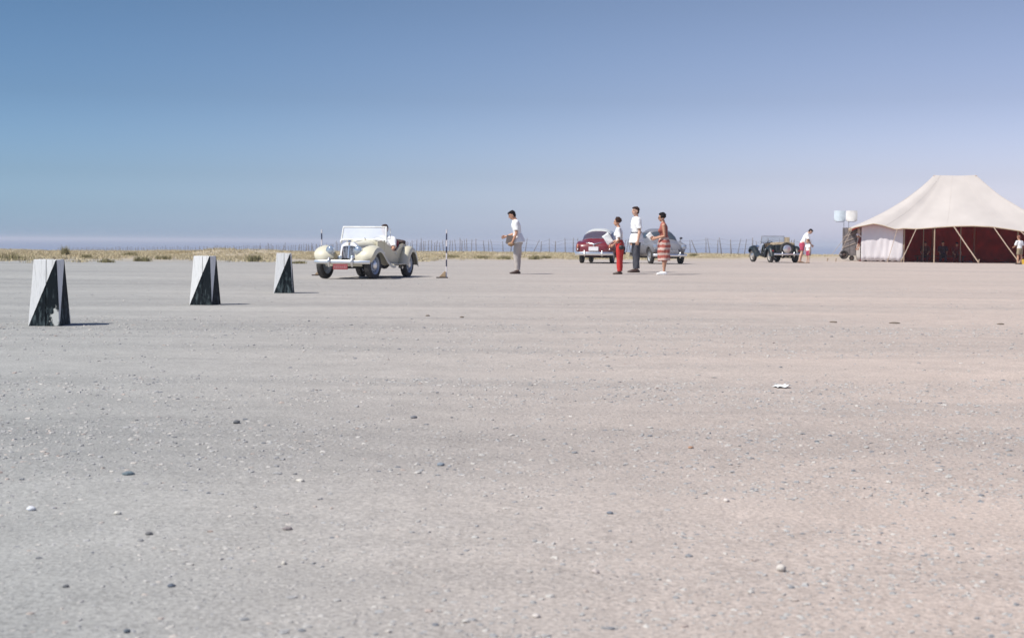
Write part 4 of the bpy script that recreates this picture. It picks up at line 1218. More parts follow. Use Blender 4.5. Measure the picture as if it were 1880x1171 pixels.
def marker(label, px, d, rz, wear, patch, Hm=.65, bw=.155, tw=.112, bd=.18, td=.128):
    x = PX(px, d)
    t = thing('course_marker', label, 'marker', (x, d, gz(x, d) - .004), rz, 'black and white wooden course markers')
    mf = painted('marker_paint_front', 'x', bw, tw, Hm, wear, patch); ms = painted('marker_paint_side', 'y', bd, td, Hm, wear, False)
    th = .018
    F = lambda s, z, sg: (s * (bw + (tw - bw) * z / Hm), sg * (bd + (td - bd) * z / Hm), z)
    n = 2
    def plank(axis, sg, a, b_, m, jit):
        g = .0028
        mb = MB(); pts = []
        for z in (0.004, Hm - jit):
            wx, wy = bw + (tw - bw) * z / Hm, bd + (td - bd) * z / Hm
            if axis == 'y':
                q0, q1 = a * wx + g, b_ * wx - g; yo, yi = sg * wy, sg * (wy - th)
                pts.append([(q0, yo, z), (q1, yo, z), (q1, yi, z), (q0, yi, z)])
            else:
                q0, q1 = a * (wy - th) + g, b_ * (wy - th) - g; xo, xi = sg * (wx - .002), sg * (wx - th - .002)
                pts.append([(xo, q0, z), (xo, q1, z), (xi, q1, z), (xi, q0, z)])
        mb.hexa(pts[0], pts[1]); return part('plank', mb, m, t, smooth=False, bevel=.0025)
    for sg in (-1, 1):
        for a, b_, j in ((-1, .12, 0), (.12, 1, .003)): plank('y', sg, a, b_, mf, j)
        for a, b_, j in ((-1, .0, .002), (.0, 1, 0)): plank('x', sg, a, b_, ms, j)
    mb = MB(); mb.box((0, 0, Hm - .012), (2 * (tw - th) - .006, 2 * (td - th) - .006, .016)); part('lid', mb, mat('marker_lid', (.06, .065, .06), .7), t, smooth=False, bevel=.002)
    return t
marker('nearest black and white marker box, with a worn pale patch low on its front', 90, 14.0, R(0), .3, True)
marker('middle of the three black and white marker boxes, glossy black with few scuffs', 376, 18.85, R(-8), .0, False)
marker('farthest black and white marker box, nearest the cream roadster, its black faded', 521, 23.1, R(4), .8, False)

# striped poles
def pole(label, px, d, top, base):
    x = PX(px, d); z0 = gz(x, d)
    t = thing('striped_pole', label, 'pole', (x, d, z0), 0, 'dark and white striped poles')
    pw, pd = mat('pole_white', (.72, .68, .68), .5), mat('pole_navy', (.03, .03, .07), .5)
    ys = [0, .10, .27, .43, .58, .74, .89, 1.03, 1.11]
    zs = [0, .27, .43, .58, .735, .885, 1.04, top]
    k = 0
    for i in range(len(zs) - 1):
        dark = i in (1, 3, 5)
        mb = MB(); mb.tube([(0, 0, zs[i]), (0, 0, zs[i + 1])], .016, 12); part('pole_band', mb, pd if dark else pw, t)
    if base:
        mb = MB(); mb.box((-.10, 0, .012), (.27, .16, .024)); part('base_plate', mb, mat('dark_wood', (.05, .035, .03), .8), t, bevel=.004)
        mb = MB(); mb.hexa([(-.17, -.03, .026), (-.02, -.03, .026), (-.02, .03, .026), (-.17, .03, .026)], [(-.045, -.03, .16), (-.02, -.03, .16), (-.02, .03, .16), (-.045, .03, .16)])
        part('brace_block', mb, mat('tan_wood', (.42, .30, .18), .7), t, smooth=False, bevel=.003)
    return t
pole('striped pole with a wooden foot standing right of the cream roadster', 819, 33.2, 1.13, True)
pole('striped pole behind the left wing of the cream roadster', 590, 34.9, 1.13, True)

# ------------------------------------------------------------------ tent
def tent():
    yaw = R(-12); O = (16.78, 70.6)
    t = thing('marquee_tent', 'large cream canvas marquee with a dark red lining and an open front', 'tent', (O[0], O[1], 0), yaw)
    ca, sa = math.cos(yaw), math.sin(yaw)
    Wt, Dp = 10.3, 6.4
    V = Vector
    def wpos(s, y=0): return O[0] + ca * s - sa * y, O[1] + sa * s + ca * y
    def front_z(s):
        x, d = wpos(s); px = 940 + 2611 * x / d
        tab = [(1556, 421), (1568, 417), (1600, 410.5), (1612, 412), (1642, 421), (1656, 419), (1681, 420), (1713, 417.5), (1748, 415.2), (1785, 414.6), (1820, 416.5), (1852, 421), (1880, 425.5), (1960, 430)]
        y = np.interp(px, [a for a, _ in tab], [b for _, b in tab])
        return .85 + (437.5 + .0075 * px - y) / 2611 * d
    zr = 4.42
    def eave(q):
        """perimeter 0..4: front, right, back, left"""
        k, f = int(q) % 4, q - int(q)
        if k == 0: x, y = Wt * f, 0; z = front_z(x)
        elif k == 1: x, y = Wt, Dp * f; z = 1.55 + .12 * math.sin(f * PI * 3) ** 2
        elif k == 2: x, y = Wt * (1 - f), Dp; z = 1.65 + .1 * math.sin(f * PI * 6) ** 2
        else: x, y = 0, Dp * (1 - f); z = 1.58 + .14 * math.sin(f * PI * 3) ** 2
        cxx, cyy = 2 * x / Wt - 1, 2 * y / Dp - 1
        return V((x, y, z)), cxx, cyy
    NQ, NT = 200, 30
    rows = []
    for j in range(NT + 1):
        tt = j / NT; r = []
        for i in range(NQ):
            p, cx_, cy_ = eave(4 * i / NQ)
            k = int(4 * i / NQ)
            rx = Wt / 2 + max(-1.02, min(1.02, cx_ * 1.02 if k in (0, 2) else (1.02 if k == 1 else -1.02)))
            rp = V((rx, Dp / 2, zr - .035 * math.cos((rx - Wt / 2) / 1.02 * PI / 2)))
            f = .70 * tt + .30 * tt ** 3
            q = p.lerp(rp, tt); q.z = p.z + (rp.z - p.z) * f
            q.z += .030 * math.sin(i / NQ * 4 * 2 * PI * 2.5) * (1 - tt) * tt * 2 + .02 * noise.noise(q * 1.3)
            r.append(q)
        rows.append(r)
    CAN = mat('cream_canvas', (.50, .455, .415), .9, 0, .05, 1.2, .2, 30)
    LIN = mat('dark_red_lining', (.55, .032, .012), .9, 0, .25, 2)
    mb = MB(); mb.grid(rows, closed=True); can = part('canopy', mb, CAN, t, auto=False)
    low = [[p - V((0, 0, .035 * 1)) + (V((Wt / 2, Dp / 2, 0)) - V((p.x, p.y, 0))) * .006 for p in r] for r in rows]
    mb = MB(); mb.grid(low, closed=True, flip=True); part('canopy_lining', mb, LIN, t, auto=False)
    mb = MB(); e = [eave(4 * i / NQ)[0] + V((0, 0, -.02)) for i in range(NQ + 1)]; mb.tube(e, .028, 6); part('hem', mb, mat('tan_webbing', (.46, .34, .22), .9), can)
    # seams
    for i in range(8, NQ, 14):
        mb = MB(); mb.tube([rows[j][i] + V((0, 0, .004)) for j in range(NT + 1)], .005, 5); part('seam', mb, CAN, can)
    # walls
    def wall(name, pts, m, fold=.04, zb=.06, zt=None, thick=.02, k=14):
        L_ = []; n = 60
        pts = [V(p) for p in pts]; seg = [(b_ - a).length for a, b_ in zip(pts, pts[1:])]; tot = sum(seg)
        rws = []
        for j in range(9):
            r = []
            for i in range(n + 1):
                s = tot * i / n; q = 0
                while q < len(seg) - 1 and s > seg[q]: s -= seg[q]; q += 1
                d_ = (pts[q + 1] - pts[q]).normalized(); p = pts[q] + d_ * s
                nrm = V((d_.y, -d_.x, 0)); top_ = zt(p) if callable(zt) else zt
                z0 = zb + .05 * noise.noise(Vector((i * .23, k, 3)))
                z = z0 + (top_ - z0) * j / 8
                a = fold * (math.sin(i * 2 * PI * k / n / 2 + .2 * j) * .7 + 1.6 * noise.noise(Vector((i * .16, j * .22, k)))) * (1 - .5 * j / 8)
                q_ = p + nrm * a; r.append(V((q_.x, q_.y, z)))
            rws.append(r)
        mb = MB(); mb.shell(rws, thick); return part(name, mb, m, t, auto=False)
    WALL = mat('white_curtain', (.72, .68, .68), .9, 0, .05, 2, .2, 40)
    zf = lambda p: front_z(p.x) + .10
    wall('front_curtain', [(.50, .34, 0), (2.50, .34, 0)], WALL, zt=zf, fold=.03, k=3)
    wall('side_curtain', [(.47, 1.7, 0), (.47, Dp - .4, 0)], CAN, zt=1.8)
    wall('side_lining', [(.53, 1.9, 0), (.53, Dp - .5, 0)], LIN, zt=1.8, zb=.01)
    wall('back_curtain', [(.5, Dp - .35, 0), (Wt - .5, Dp - .35, 0)], CAN, zt=1.85, k=24)
    wall('back_lining', [(.5, Dp - .45, 0), (Wt - .5, Dp - .45, 0)], LIN, zt=1.85, zb=.0, k=24, fold=.06)
    wall('side_curtain', [(Wt - .47, .46, 0), (Wt - .47, Dp - .4, 0)], CAN, zt=1.8)
    wall('side_lining', [(Wt - .53, .5, 0), (Wt - .53, Dp - .5, 0)], LIN, zt=1.8, zb=.0)
    WOOD = mat('pole_wood', (.42, .32, .22), .7)
    # main poles and front poles
    for x in (Wt / 2 - 1.02, Wt / 2 + 1.02):
        mb = MB(); mb.tube([(x, Dp / 2, 0), (x, Dp / 2, zr - .04)], .05, 10); part('main_pole', mb, mat('pole_shade', (.30, .12, .06), .8), t)
    def s_at(px):
        best = min(np.linspace(0, Wt, 400), key=lambda s: abs(940 + 2611 * wpos(s)[0] / wpos(s)[1] - px)); return float(best)
    for px, y, r_ in ((1658, .37, .035), (1713, .05, .03), (1697, 1.6, .02), (1768, 1.8, .025), (1868, .35, .03)):
        s = s_at(px)
        mb = MB(); mb.tube([(s, y, 0), (s, y, front_z(s) + (.02 if y < .1 else .12 + .12 * y))], r_, 8); part('tent_pole', mb, WOOD, t)
    # guy ropes and pegs
    def guy(pxa, pxb, out, r_=.022, peg=True, za=None, sa_=None, sb_=None):
        a = s_at(pxa) if sa_ is None else sa_; b_ = s_at(pxb) if sb_ is None else sb_
        p0 = V((a, -.02, front_z(max(a, 0)) - .01)); p1 = V((b_, -out, .04))
        mb = MB(); mb.tube([p0, p0.lerp(p1, .5) + V((0, 0, -.02)), p1], r_, 6); part('guy_rope', mb, mat('rope', (.52, .40, .30), .9), t)
        if peg:
            d_ = (p0 - p1).normalized()
            mb = MB(); mb.tube([p1 - V((0, 0, .06)) + V((.0, 0, 0)), p1 + V((.03, -.05, .14))], [.02, .028], 8); part('tent_peg', mb, WOOD, t)
    guy(1748, 1793, .35, .030); guy(1821, 1868, .35, .026); guy(1679, 1652, .2, .022)
    guy(1645, 1628, .10, .016)
    guy(1870, 1935, .5, .02)
    guy(0, 0, .9, .010, True, sa_=.05, sb_=-.75); guy(0, 0, .2, .010, True, sa_=.0, sb_=-1.15)
    for px, oy in ((1515, -.2), (1600, .05), (1633, .0)):
        x, d = PX(px, 70), 70
    return t, wpos, s_at
tn, twp, s_at = tent()

# ------------------------------------------------------------------ trailer with lamps, left of the tent
tx, ty = PX(1557, 76.5), 76.5
tr = thing('lighting_trailer', 'grey boxy trailer with two white reflector panels on posts beside the tent', 'trailer', (tx, ty, gz(tx, ty)), R(-14))
GREYBOX = mat('weathered_grey', (.17, .15, .15), .8, 0, .25, 5)
mb = MB(); mb.box((.32, .8, 1.02), (1.35, 1.9, 1.50)); part('body', mb, GREYBOX, tr, smooth=False, bevel=.02)
STRAP = mat('pale_strap', (.34, .28, .24), .9)
for i in range(3):
    mb = MB(); mb.box((.32, -.165, .95 + i * .28), (1.44, .018, .05), Matrix.Rotation(R(-22), 3, 'Y')); part('strap', mb, STRAP, tr, smooth=False)
for i in range(5):
    mb = MB(); mb.box((-.30 + i * .31, -.165, 1.02), (.03, .02, 1.46)); part('rib', mb, GREYBOX, tr, smooth=False)
wheel(tr, (-.26, -.18, .32), .24, .14, mat('rusty_rim', (.06, .04, .03), .8), mat('rusty_hub', (.08, .05, .04), .8), side=-1).rotation_euler = (0, 0, R(8))
wheel(tr, (.15, -.10, .14), .14, .08, mat('rusty_rim', (.06, .04, .03), .8), mat('rusty_hub', (.08, .05, .04), .8), side=-1)
wheel(tr, (.62, 1.6, .27), .27, .14, mat('rusty_rim', (.06, .04, .03), .8), mat('rusty_hub', (.08, .05, .04), .8), side=1)
mb = MB(); mb.tube([(-.3, -.1, .30), (-.5, -.5, .36), (-.35, -.75, .30)], .03, 8); part('drawbar', mb, GREYBOX, tr)
WP1 = mat('reflector_white', (.74, .72, .68), .5); WP2 = mat('reflector_blue_white', (.60, .68, .72), .4)
for i, (xc, m_) in enumerate(((-.52, WP2), (.10, WP1))):
    xm = -.30 if i == 0 else -.05
    mb = MB(); mb.tube([(xm, .2, 1.75), (xm, .2, 2.20)], .018, 8); part('mast', mb, STEEL, tr)
    rows = []
    for j in range(9):
        f = j / 8; z = 2.12 + .56 * f
        hw_ = .29 * (min(1, .78 + .9 * f ** .8) if f < .5 else 1)
        rows.append([Vector((xc + hw_ * (q / 6 - 1), .16 - .09 * (1 - (q / 6 - 1) ** 2), z)) for q in range(13)])
    mb = MB(); mb.shell(rows, .02); part('reflector', mb, m_, tr)
    mb = MB(); mb.tube([(xc - .30, .2, 2.17), (xc - .15, .2, 2.08), (xc + .15, .2, 2.08), (xc + .30, .2, 2.17)], .016, 6); part('bracket', mb, STEEL, tr)

# person with white headcloth by the left tent corner
MAROON_C = mat('maroon_cloth', (.16, .03, .025), .85)
x, d = PX(1588, 71.15), 71.15
person('person in a white headcloth bending beside the left end of the tent', (x, d, gz(x, d)), PI, H=1.55, lean=40, head=(14, 0), hair_style='cloth', top=MAROON_C, bottom=('trousers', MAROON_C),
       arms={'L': ((14, 3), (20, 0)), 'R': ((12, 3), (20, 0))}, shoes=DARK_LEATHER, skin=SKIN_TAN, voxel=.012, sleeves=.95)
# bending woman and child near the dark roadster
PINK = mat('crimson_cotton', (.42, .05, .10), .85)
x, d = PX(1471, 64.0), 64.0
person('woman in white blouse and crimson shorts bending over beside the dark green roadster', (x, d, gz(x, d)), 0, H=1.66, lean=26, head=(34, 0), arms={'L': ((16, 4), (44, -8)), 'R': ((12, 4), (36, -10))},
       legs={'L': (4, -12, 3), 'R': (-6, -16, 3)}, female=True, skin=SKIN, hair=HAIR, top=WHITE_CLOTH, bottom=('shorts', PINK), shoes=mat('sandal', (.25, .16, .1), .7), top_len=-.005, sleeves=.9, voxel=.011)
x, d = PX(1482, 63.75), 63.75
person('small brown-haired child in white top standing in front of the bending woman', (x, d, gz(x, d)), PI + .5, H=1.00, lean=2, head=(4, 0), skin=SKIN, hair=mat('chestnut_hair', (.17, .07, .03), .7), top=WHITE_CLOTH,
       bottom=('shorts', PINK), shoes=mat('sandal', (.25, .16, .1), .7), top_len=.04, voxel=.010, head_scale=1.35, hair_style='curly')
# boy by the tent's right end
x, d = PX(1870, 65.5), 65.5
person('boy in white shirt and khaki shorts in front of the right part of the tent', (x, d, gz(x, d)), R(115), H=1.30, lean=5, head=(10, 0), arms={'L': ((20, 12), (70, -20)), 'R': ((-4, 10), (10, 6))}, skin=SKIN_TAN, hair=mat('reddish_hair', (.22, .08, .05), .7),
       top=WHITE_CLOTH, bottom=('shorts', mat('khaki_cotton', (.30, .24, .15), .85)), shoes=DARK_LEATHER, top_len=.03, sleeves=.8, voxel=.010, head_scale=1.15)
x, d = PX(1879, 66.5), 66.5
t = thing('yellow_bucket', 'small yellow bucket on the sand at the right edge', 'bucket', (x, d, gz(x, d)))
mb = MB(); mb.lathe([(.001, 0), (.10, 0), (.135, .23), (.142, .235), (.128, .23), (.09, .02)], Matrix(), 20); part('pail', mb, mat('yellow_plastic', (.65, .42, .04), .45), t)
mb = MB(); mb.tube([(-.135, 0, .22), (-.10, .02, .30), (0, .03, .34), (.10, .02, .30), (.135, 0, .22)], .005, 6); part('handle', mb, STEEL, t)

# people seated inside the tent on a low bench
DIM = [mat('dim_brown_cloth', (.10, .025, .018), .85), mat('dim_navy_cloth', (.05, .018, .03), .85), mat('dim_maroon_cloth', (.16, .018, .016), .85)]
PALE_SHOE = mat('pale_shoe', (.82, .74, .68), .7)
xb, db = twp(s_at(1732), 2.3)
bench = thing('bench', 'low wooden bench just inside the open front of the tent', 'bench', (xb, db, gz(xb, db)), R(-12))
mb = MB(); mb.box((0, 0, .30), (2.5, .30, .04)); part('seat', mb, mat('bench_wood', (.12, .06, .04), .8), bench, bevel=.005)
for q in (-1.1, 0, 1.1):
    mb = MB(); mb.box((q, 0, .14), (.06, .26, .28)); part('leg', mb, mat('bench_wood', (.12, .06, .04), .8), bench, bevel=.003)
for i, (px, desc, cl) in enumerate(((1703, 'leftmost dim figure seated on the bench inside the tent, in brown', 0), (1737, 'middle dim figure seated on the bench inside the tent, in navy', 1), (1761, 'rightmost dim figure seated on the bench inside the tent, in maroon', 2))):
    s = s_at(px) - .0; x, d = twp(s, 2.3)
    person(desc, (x, d, gz(x, d)), R(-102 + 8 * (i - 1)), H=1.45, lean=(14, 3, 20)[i], head=((12, 20), (2, -35), (16, 10))[i], hipz=.37, legs={'L': (84, 6, 5), 'R': (80, 2, 7)}, arms={'L': ((28, 6), (62, -8)), 'R': ((24, 6), (64, -8))},
           top=DIM[cl], bottom=('trousers', DIM[cl]), shoes=PALE_SHOE, skin=SKIN_TAN, hair=HAIR, voxel=.013, sleeves=.95)

# ------------------------------------------------------------------ fence
def fence():
    path = [(21.5, 101), (14.5, 113), (5, 124), (-4.1, 135), (-15, 158), (-26.9, 185), (-52, 240), (-112, 350)]
    t = thing('post_fence', 'long wavering fence of thin haze-grey leaning posts beyond the dry grass', 'fence', (0, 0, 0))
    PW = mat('haze_grey_post', (.21, .19, .19), .9, 0, .3, 8)  # post colour lightened to grey to stand in for distance haze
    meshes = []
    rr = random.Random(3)
    for v in range(7):
        mb = MB(); h = 1.0; bend = rr.uniform(-.06, .06); r_ = rr.uniform(.028, .05)
        mb.tube([(0, 0, -.12), (bend * .3, 0, .35), (bend, .02, .7), (bend * 1.4, .01, 1.0)], [r_, r_ * .95, r_ * .8, r_ * .6], 7)
        me = mb.mesh('post', PW); meshes.append(me)
    pts = [Vector((x, y, 0)) for x, y in path]
    tops = []
    n = 0
    for a, b_ in zip(pts, pts[1:]):
        L_ = (b_ - a).length; s = rr.uniform(0, .8)
        while s < L_ and n < 285:
            p = a.lerp(b_, s / L_); z = gz(p.x, p.y)
            o = link('post', rr.choice(meshes), t)
            hh = rr.uniform(1.05, 1.4) * (1 if rr.random() > .12 else 1.15)
            o.location = (p.x, p.y, z); o.scale = (1, 1, hh)
            lean_ = rr.gauss(0, 5) if rr.random() > .1 else rr.gauss(0, 17)
            o.rotation_euler = (R(rr.gauss(0, 4)), R(lean_), rr.uniform(0, 6.28) if abs(lean_) < 8 else 0)
            if abs(lean_) < 12: tops.append((p.x, p.y, z, hh))
            n += 1; s += rr.choice((.45, .7, .9, 1.1, 1.3)) * rr.uniform(.8, 1.15) * (1 if p.x > -30 else 1.25)
    for f in (.35, .62, .88):
        mb = MB(); q = [(x, y, z + h * f + rr.uniform(-.04, .04)) for x, y, z, h in tops]
        mb.tube(q, .006, 4); part('wire', mb, mat('rusty_wire', (.10, .08, .08), .8), t)
fence()

# ------------------------------------------------------------------ dry grass, tussocks
def blades(cx, cy, h, spread, nb, r, wid=(.012, .03), zoff=0):
    """arrays of curved two-segment blades around many centres"""
    n = len(cx); N_ = n * nb
    bx = np.repeat(cx, nb) + r.normal(0, 1, N_) * np.repeat(spread, nb) * .45
    by = np.repeat(cy, nb) + r.normal(0, 1, N_) * np.repeat(spread, nb) * .45
    az = r.uniform(0, 2 * np.pi, N_); tl = np.abs(r.normal(.35, .25, N_))
    hh = np.repeat(h, nb) * r.uniform(.5, 1.1, N_); w_ = r.uniform(wid[0], wid[1], N_)
    bz = tz(bx, by) - .01
    dx, dy = np.cos(az), np.sin(az); sx_, sy_ = -dy, dx
    P = np.zeros((N_, 5, 3))
    for k, (f, o_, ww) in enumerate(((0, 0, 1), (0, 0, -1), (.6, .28, .8), (.6, .28, -.8), (1, .85, 0))):
        P[:, k, 0] = bx + dx * hh * tl * o_ + sx_ * w_ * ww * .5
        P[:, k, 1] = by + dy * hh * tl * o_ + sy_ * w_ * ww * .5
        P[:, k, 2] = bz + hh * f
    b0 = (np.arange(N_) * 5)[:, None]
    F = np.concatenate([b0 + np.array([[0, 1, 3]]), b0 + np.array([[0, 3, 2]]), b0 + np.array([[2, 3, 4]])])
    return P.reshape(-1, 3), F

def grass():
    r = np.random.default_rng(5)
    n = 15000
    a = r.uniform(-.40, .24, n * 2); dd = r.uniform(0, 1, n * 2)
    fr = np.interp(a, [-.40, -.36, -.2, -.03, .08, .14, .2, .24], [51, 53, 59, 66, 72, 78, 92, 100]) + 3.2 * np.sin(a * 47 + 1) + 2.2 * np.sin(a * 113) + 1.5 * np.sin(a * 231)
    y = fr + (118 - fr) * dd ** 1.15; x = a * y
    cl = np.sin(x * .8 + 2 * np.sin(y * .33)) * np.sin(y * .6 + 1.5 * np.sin(x * .5)) + r.normal(0, .45, n * 2)
    edge = np.clip((y - fr) / 10, 0, 1)
    keep = (cl > .75 - 1.6 * edge) & (r.uniform(0, 1, n * 2) < np.interp(a, [.1, .22], [1, .25]))
    x, y = x[keep][:n], y[keep][:n]
    h = .05 + .06 * r.random(len(x)) + .06 * np.clip(np.sin(x * .5) * np.sin(y * .4 + x * .1), 0, 1)
    h *= np.interp(x / y, [-.36, -.1, .15], [1.25, 1.0, .8])
    P, F = blades(x, y, h, .18 + .25 * r.random(len(x)), 13, r)
    m = island_mat('dry_grass', [(.52, .43, .26), (.60, .50, .33), (.45, .38, .22), (.56, .47, .31), (.34, .31, .17), (.62, .54, .38)], .9)
    o = fast_mesh('dry_grass', P, F, m, False); o['kind'] = 'stuff'
    o['label'] = 'strip of dry tan grass in front of the sea'
grass()

OLIVE = island_mat('olive_grass', [(.17, .16, .07), (.24, .21, .10), (.32, .27, .13), (.14, .14, .06)], .9)
PALE_SCRUB = island_mat('pale_scrub', [(.40, .34, .25), (.48, .42, .32), (.36, .31, .22)], .9)
def tussock(name, label, px, py_base, h, wdt, m, nb=260, seed=0, group='low olive tussocks along the edge of the dry grass'):
    r = np.random.default_rng(100 + seed)
    hor = 437.5 + .0075 * px
    d = .85 * 2611 / (py_base - hor); x = PX(px, d)
    n = nb // 6
    k_ = 1.0 if nb > 400 else .55
    h = h * (1.15 if nb > 400 else 1.7)
    cx = x + r.normal(0, wdt * .30 * k_, n); cy = d + r.normal(0, wdt * .30 * k_, n)
    P, F = blades(cx, cy, np.full(n, h) * r.uniform(.6, 1.1, n), np.full(n, wdt * .22 * k_), 7, r, (.01, .022))
    o0 = np.array([x, d, gz(x, d)])
    o = fast_mesh(name, P - o0, F, m, False); o.location = tuple(o0)
    tag(o, label, 'plant', group)
T = [(238, 470, .16, 1.0, 'olive tussock on the grass edge between the nearest and middle marker boxes, the left one'),
     (262, 480, .14, .9, 'darkest low tussock at the grass edge left of the middle marker box'),
     (300, 476, .13, .8, 'small tussock just left of the middle marker box'),
     (466, 480, .20, .9, 'round olive tussock between the middle and farthest marker boxes'),
     (547, 484, .08, .7, 'flat green tuft right beside the farthest marker box'),
     (18, 478, .22, 2.2, 'wide olive clump at the far left edge of the photo'),
     (160, 475, .14, .9, 'tussock just right of the nearest marker box top'),
     (120, 470, .32, .5, 'upright dark tuft rising behind the top of the nearest marker box'),
     (828, 474, .12, .8, 'olive tuft right of the striped pole with wooden foot'),
     (885, 475, .12, 1.4, 'two-lobed low tussock midway between striped pole and lone man'),
     (924, 476, .13, 1.0, 'olive tussock just left of the lone man'),
     (982, 476, .15, .8, 'first olive tussock right of the lone man'),
     (1001, 475, .11, .7, 'second olive tussock right of the lone man'),
     (195, 482, .10, .6, 'tiny tuft standing out on bare sand near the nearest marker box'),
     (1272, 471, .14, .8, 'grass tuft just right of the grey saloon car')]
for i, (px, py, h, w_, lb) in enumerate(T): tussock('tussock', lb, px, py, h, w_, OLIVE, 300, i)
tussock('dune_scrub', 'pale dry scrub mound above the middle marker box', 402, 468, .16, 2.4, PALE_SCRUB, 1400, 31, 'pale scrub mounds in the dry grass')
tussock('dune_scrub', 'broad pale scrub mound between the middle and farthest marker boxes', 450, 463.5, .16, 2.6, PALE_SCRUB, 1200, 32, 'pale scrub mounds in the dry grass')
tussock('dune_scrub', 'tan scrub mound left of the middle marker box', 345, 466, .22, 2.6, island_mat('tan_scrub', [(.40, .32, .18), (.34, .26, .13), (.46, .37, .22)], .9), 1200, 33, 'pale scrub mounds in the dry grass')

# ------------------------------------------------------------------ stones
ICO_V = []
def ico():
    p = (1 + 5 ** .5) / 2
    v = np.array([(-1, p, 0), (1, p, 0), (-1, -p, 0), (1, -p, 0), (0, -1, p), (0, 1, p), (0, -1, -p), (0, 1, -p), (p, 0, -1), (p, 0, 1), (-p, 0, -1), (-p, 0, 1)], float)
    v /= np.linalg.norm(v[0])
    f = np.array([(0, 11, 5), (0, 5, 1), (0, 1, 7), (0, 7, 10), (0, 10, 11), (1, 5, 9), (5, 11, 4), (11, 10, 2), (10, 7, 6), (7, 1, 8), (3, 9, 4), (3, 4, 2), (3, 2, 6), (3, 6, 8), (3, 8, 9), (4, 9, 5), (2, 4, 11), (6, 2, 10), (8, 6, 7), (9, 8, 1)])
    return v, f
def gravel():
    r = np.random.default_rng(9)
    xs, ys, ss = [], [], []
    for (d0, d1, n, smin, smax, pw) in ((2.2, 5.0, 26000, .0012, .0095, 4.5), (5.0, 9.0, 28000, .0018, .0120, 4.5), (9.0, 16.0, 22000, .0028, .0140, 4.2), (16, 30, 9000, .004, .014, 4.0)):
        y = np.sqrt(r.uniform(d0 ** 2, d1 ** 2, n * 3)); x = r.uniform(-.50, .50, n * 3) * (y + 1.0)
        b = band(x, y) + r.normal(0, .35, n * 3)
        patch = np.sin(x * 1.1 + 1.7 * np.sin(y * .8)) * .3 + np.sin(x * 4.3 + 2 * np.sin(y * 3.1)) * np.sin(y * 5.7 + 1.5 * np.sin(x * 2.9)) * .55
        k = r.uniform(0, 1, n * 3) < np.clip(.30 + .45 * (b + patch), .03, 1)
        x, y = x[k][:n], y[k][:n]
        s = smin + (smax - smin) * r.random(len(x)) ** pw
        xs.append(x); ys.append(y); ss.append(s)
    x, y, s = map(np.concatenate, (xs, ys, ss))
    n = len(x); v, f = ico()
    sc = np.stack([s * r.uniform(.8, 1.5, n), s * r.uniform(.8, 1.5, n), s * r.uniform(.35, .7, n)], -1)
    V_ = v[None] * (1 + r.normal(0, .20, (n, 12, 1))) * sc[:, None, :]
    a = r.uniform(0, 6.28, n); c_, s_ = np.cos(a), np.sin(a)
    X = V_[..., 0] * c_[:, None] - V_[..., 1] * s_[:, None]; Y = V_[..., 0] * s_[:, None] + V_[..., 1] * c_[:, None]
    z = tz(x, y) + sc[:, 2] * r.uniform(-.45, .25, n)
    co = np.stack([X + x[:, None], Y + y[:, None], V_[..., 2] + z[:, None]], -1).reshape(-1, 3)
    F = (f[None] + (np.arange(n) * 12)[:, None, None]).reshape(-1, 3)
    m = island_mat('pebble_stone', [(.15, .16, .175), (.36, .35, .33), (.33, .33, .325), (.40, .385, .355), (.27, .27, .27), (.44, .42, .385), (.37, .355, .33), (.50, .475, .43), (.36, .29, .25)], .85)
    o = fast_mesh('gravel', co, F, m, False); o['kind'] = 'stuff'; o['label'] = 'scattered small pebbles on the sand'
gravel()

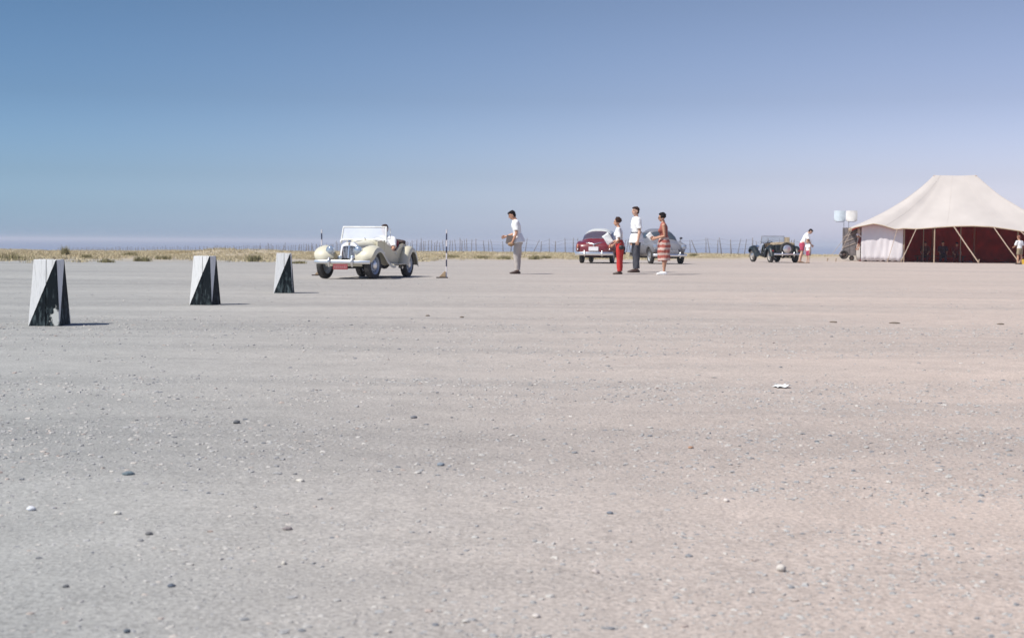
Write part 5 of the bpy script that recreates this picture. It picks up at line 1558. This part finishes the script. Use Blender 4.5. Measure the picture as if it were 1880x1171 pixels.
def stone(label, px, py, w_, hh, col, name='stone', seed=1, flat=.5):
    hor = 437.5 + .0075 * px
    d = .85 * 2611 / (py - hor); x = PX(px, d)
    size = w_ / 2611 * d / 2; hz = hh / 2611 * d / 2 * .9
    mb = MB(); mb.ell((0, 0, 0), (1, 1, 1), None, 16, 10)
    vs = []
    for p in mb.v:
        p = Vector(p); k = 1 + .22 * noise.noise(p * 1.3 + Vector((seed * 7.1, 0, 0))) + .10 * noise.noise(p * 3.1 + Vector((0, seed * 3.3, 0)))
        vs.append((p.x * k * size, p.y * k * size * .8, p.z * k * hz + hz * .55))
    mb.v = vs
    o = part(name, mb, mat('stone_%d' % seed, col, .85, 0, .2, 40, .4, 90), auto=False)
    o.location = (x, d, gz(x, d)); o.rotation_euler = (0, 0, seed * .6)
    return tag(o, label, 'stone')
ST = [('flat dark slate-grey stone, biggest on the left of the foreground', 233, 877, 22, 9, (.13, .17, .19)),
      ('dark grey stone below the farthest marker box, left of centre', 433, 776, 15, 9, (.12, .125, .13)),
      ('large pale round stone low at the right of the foreground', 1443, 1058, 22, 18, (.52, .48, .43)),
      ('bright white stone near the left edge of the foreground', 52, 943, 19, 11, (.58, .60, .63)),
      ('small white stone right of the bright stone near the left edge', 212, 951, 14, 9, (.54, .52, .47)),
      ('dark blue-grey pebble low in the left foreground', 311, 1081, 15, 8, (.10, .12, .15)),
      ('dark pebble in the lower left corner area, left of the blue-grey one', 115, 1081, 14, 7, (.13, .135, .14)),
      ('cream pebble low in the foreground left of centre', 520, 1042, 12, 9, (.52, .49, .43)),
      ('elongated pale stone in the left middle foreground', 550, 889, 17, 7, (.55, .52, .46)),
      ('blue-grey stone just left of the middle of the foreground', 810, 856, 14, 9, (.20, .23, .26)),
      ('dark brownish stone below the elongated pale stone', 527, 980, 18, 8, (.22, .19, .185)),
      ('dark stone in the middle distance right of the dark grey one', 760, 768, 14, 7, (.20, .20, .21)),
      ('pale oval stone in the right middle foreground', 1339, 924, 13, 8, (.62, .57, .52)),
      ('pinkish double pebble low in the centre foreground', 1098, 1060, 16, 9, (.50, .44, .40)),
      ('dark pebble on pale sand at the centre right of the foreground', 1124, 950, 12, 7, (.17, .19, .22)),
      ('dark grey pebble half sunk below the white stone', 270, 988, 14, 8, (.14, .14, .14)),
      ('orange-brown pebble right of centre in the middle ground', 1272, 823, 11, 5, (.42, .24, .15)),
      ('dark stone near the bottom left edge of the picture', 228, 1164, 16, 9, (.09, .11, .13)),
      ('cream flat stone near the bottom right of centre', 989, 1139, 18, 9, (.50, .46, .42))]
for i, (lb, px, py, w_, h_, c_) in enumerate(ST): stone(lb, px, py, w_, h_, c_, seed=i + 1)
for i, (lb, px, py, w_) in enumerate([('dark twig clod on the sand below the tent, left one of three', 1531, 592, 15), ('widest dark twig clod on the sand below the tent', 1643, 593, 20), ('dark twig clod at the far right below the tent', 1838, 594, 15),
                      ('small brown clod on the bare ground below the cream roadster', 785, 580, 10), ('dark clod right of the brown one below the cream roadster', 848, 583, 9)]):
    stone(lb, px, py, w_, 3.5, (.17, .135, .10), 'clod', 41 + i)
# scrap of white paper
d = .85 * 2611 / (709 - 448.3); x = PX(1438, d)
rows = [[Vector(((i / 8 - .5) * .085, (j / 5 - .5) * .09 + .008 * math.sin(i), .006 + .005 * math.sin(i * 1.1 + j * .9) + .010 * (i / 8))) for i in range(9)] for j in range(6)]
mb = MB(); mb.shell(rows, .002)
o = part('paper_scrap', mb, PAPER, auto=False); o.location = (x, d, gz(x, d)); o.rotation_euler = (0, 0, .2)
tag(o, 'crumpled white scrap of paper lying on the sand right of centre', 'paper')

for o in bpy.data.objects:
    if o.name.split('.')[0] in ('vent_hole', 'louvre', 'grille', 'hinge', 'plate_marks'): o['kind'] = 'stuff'
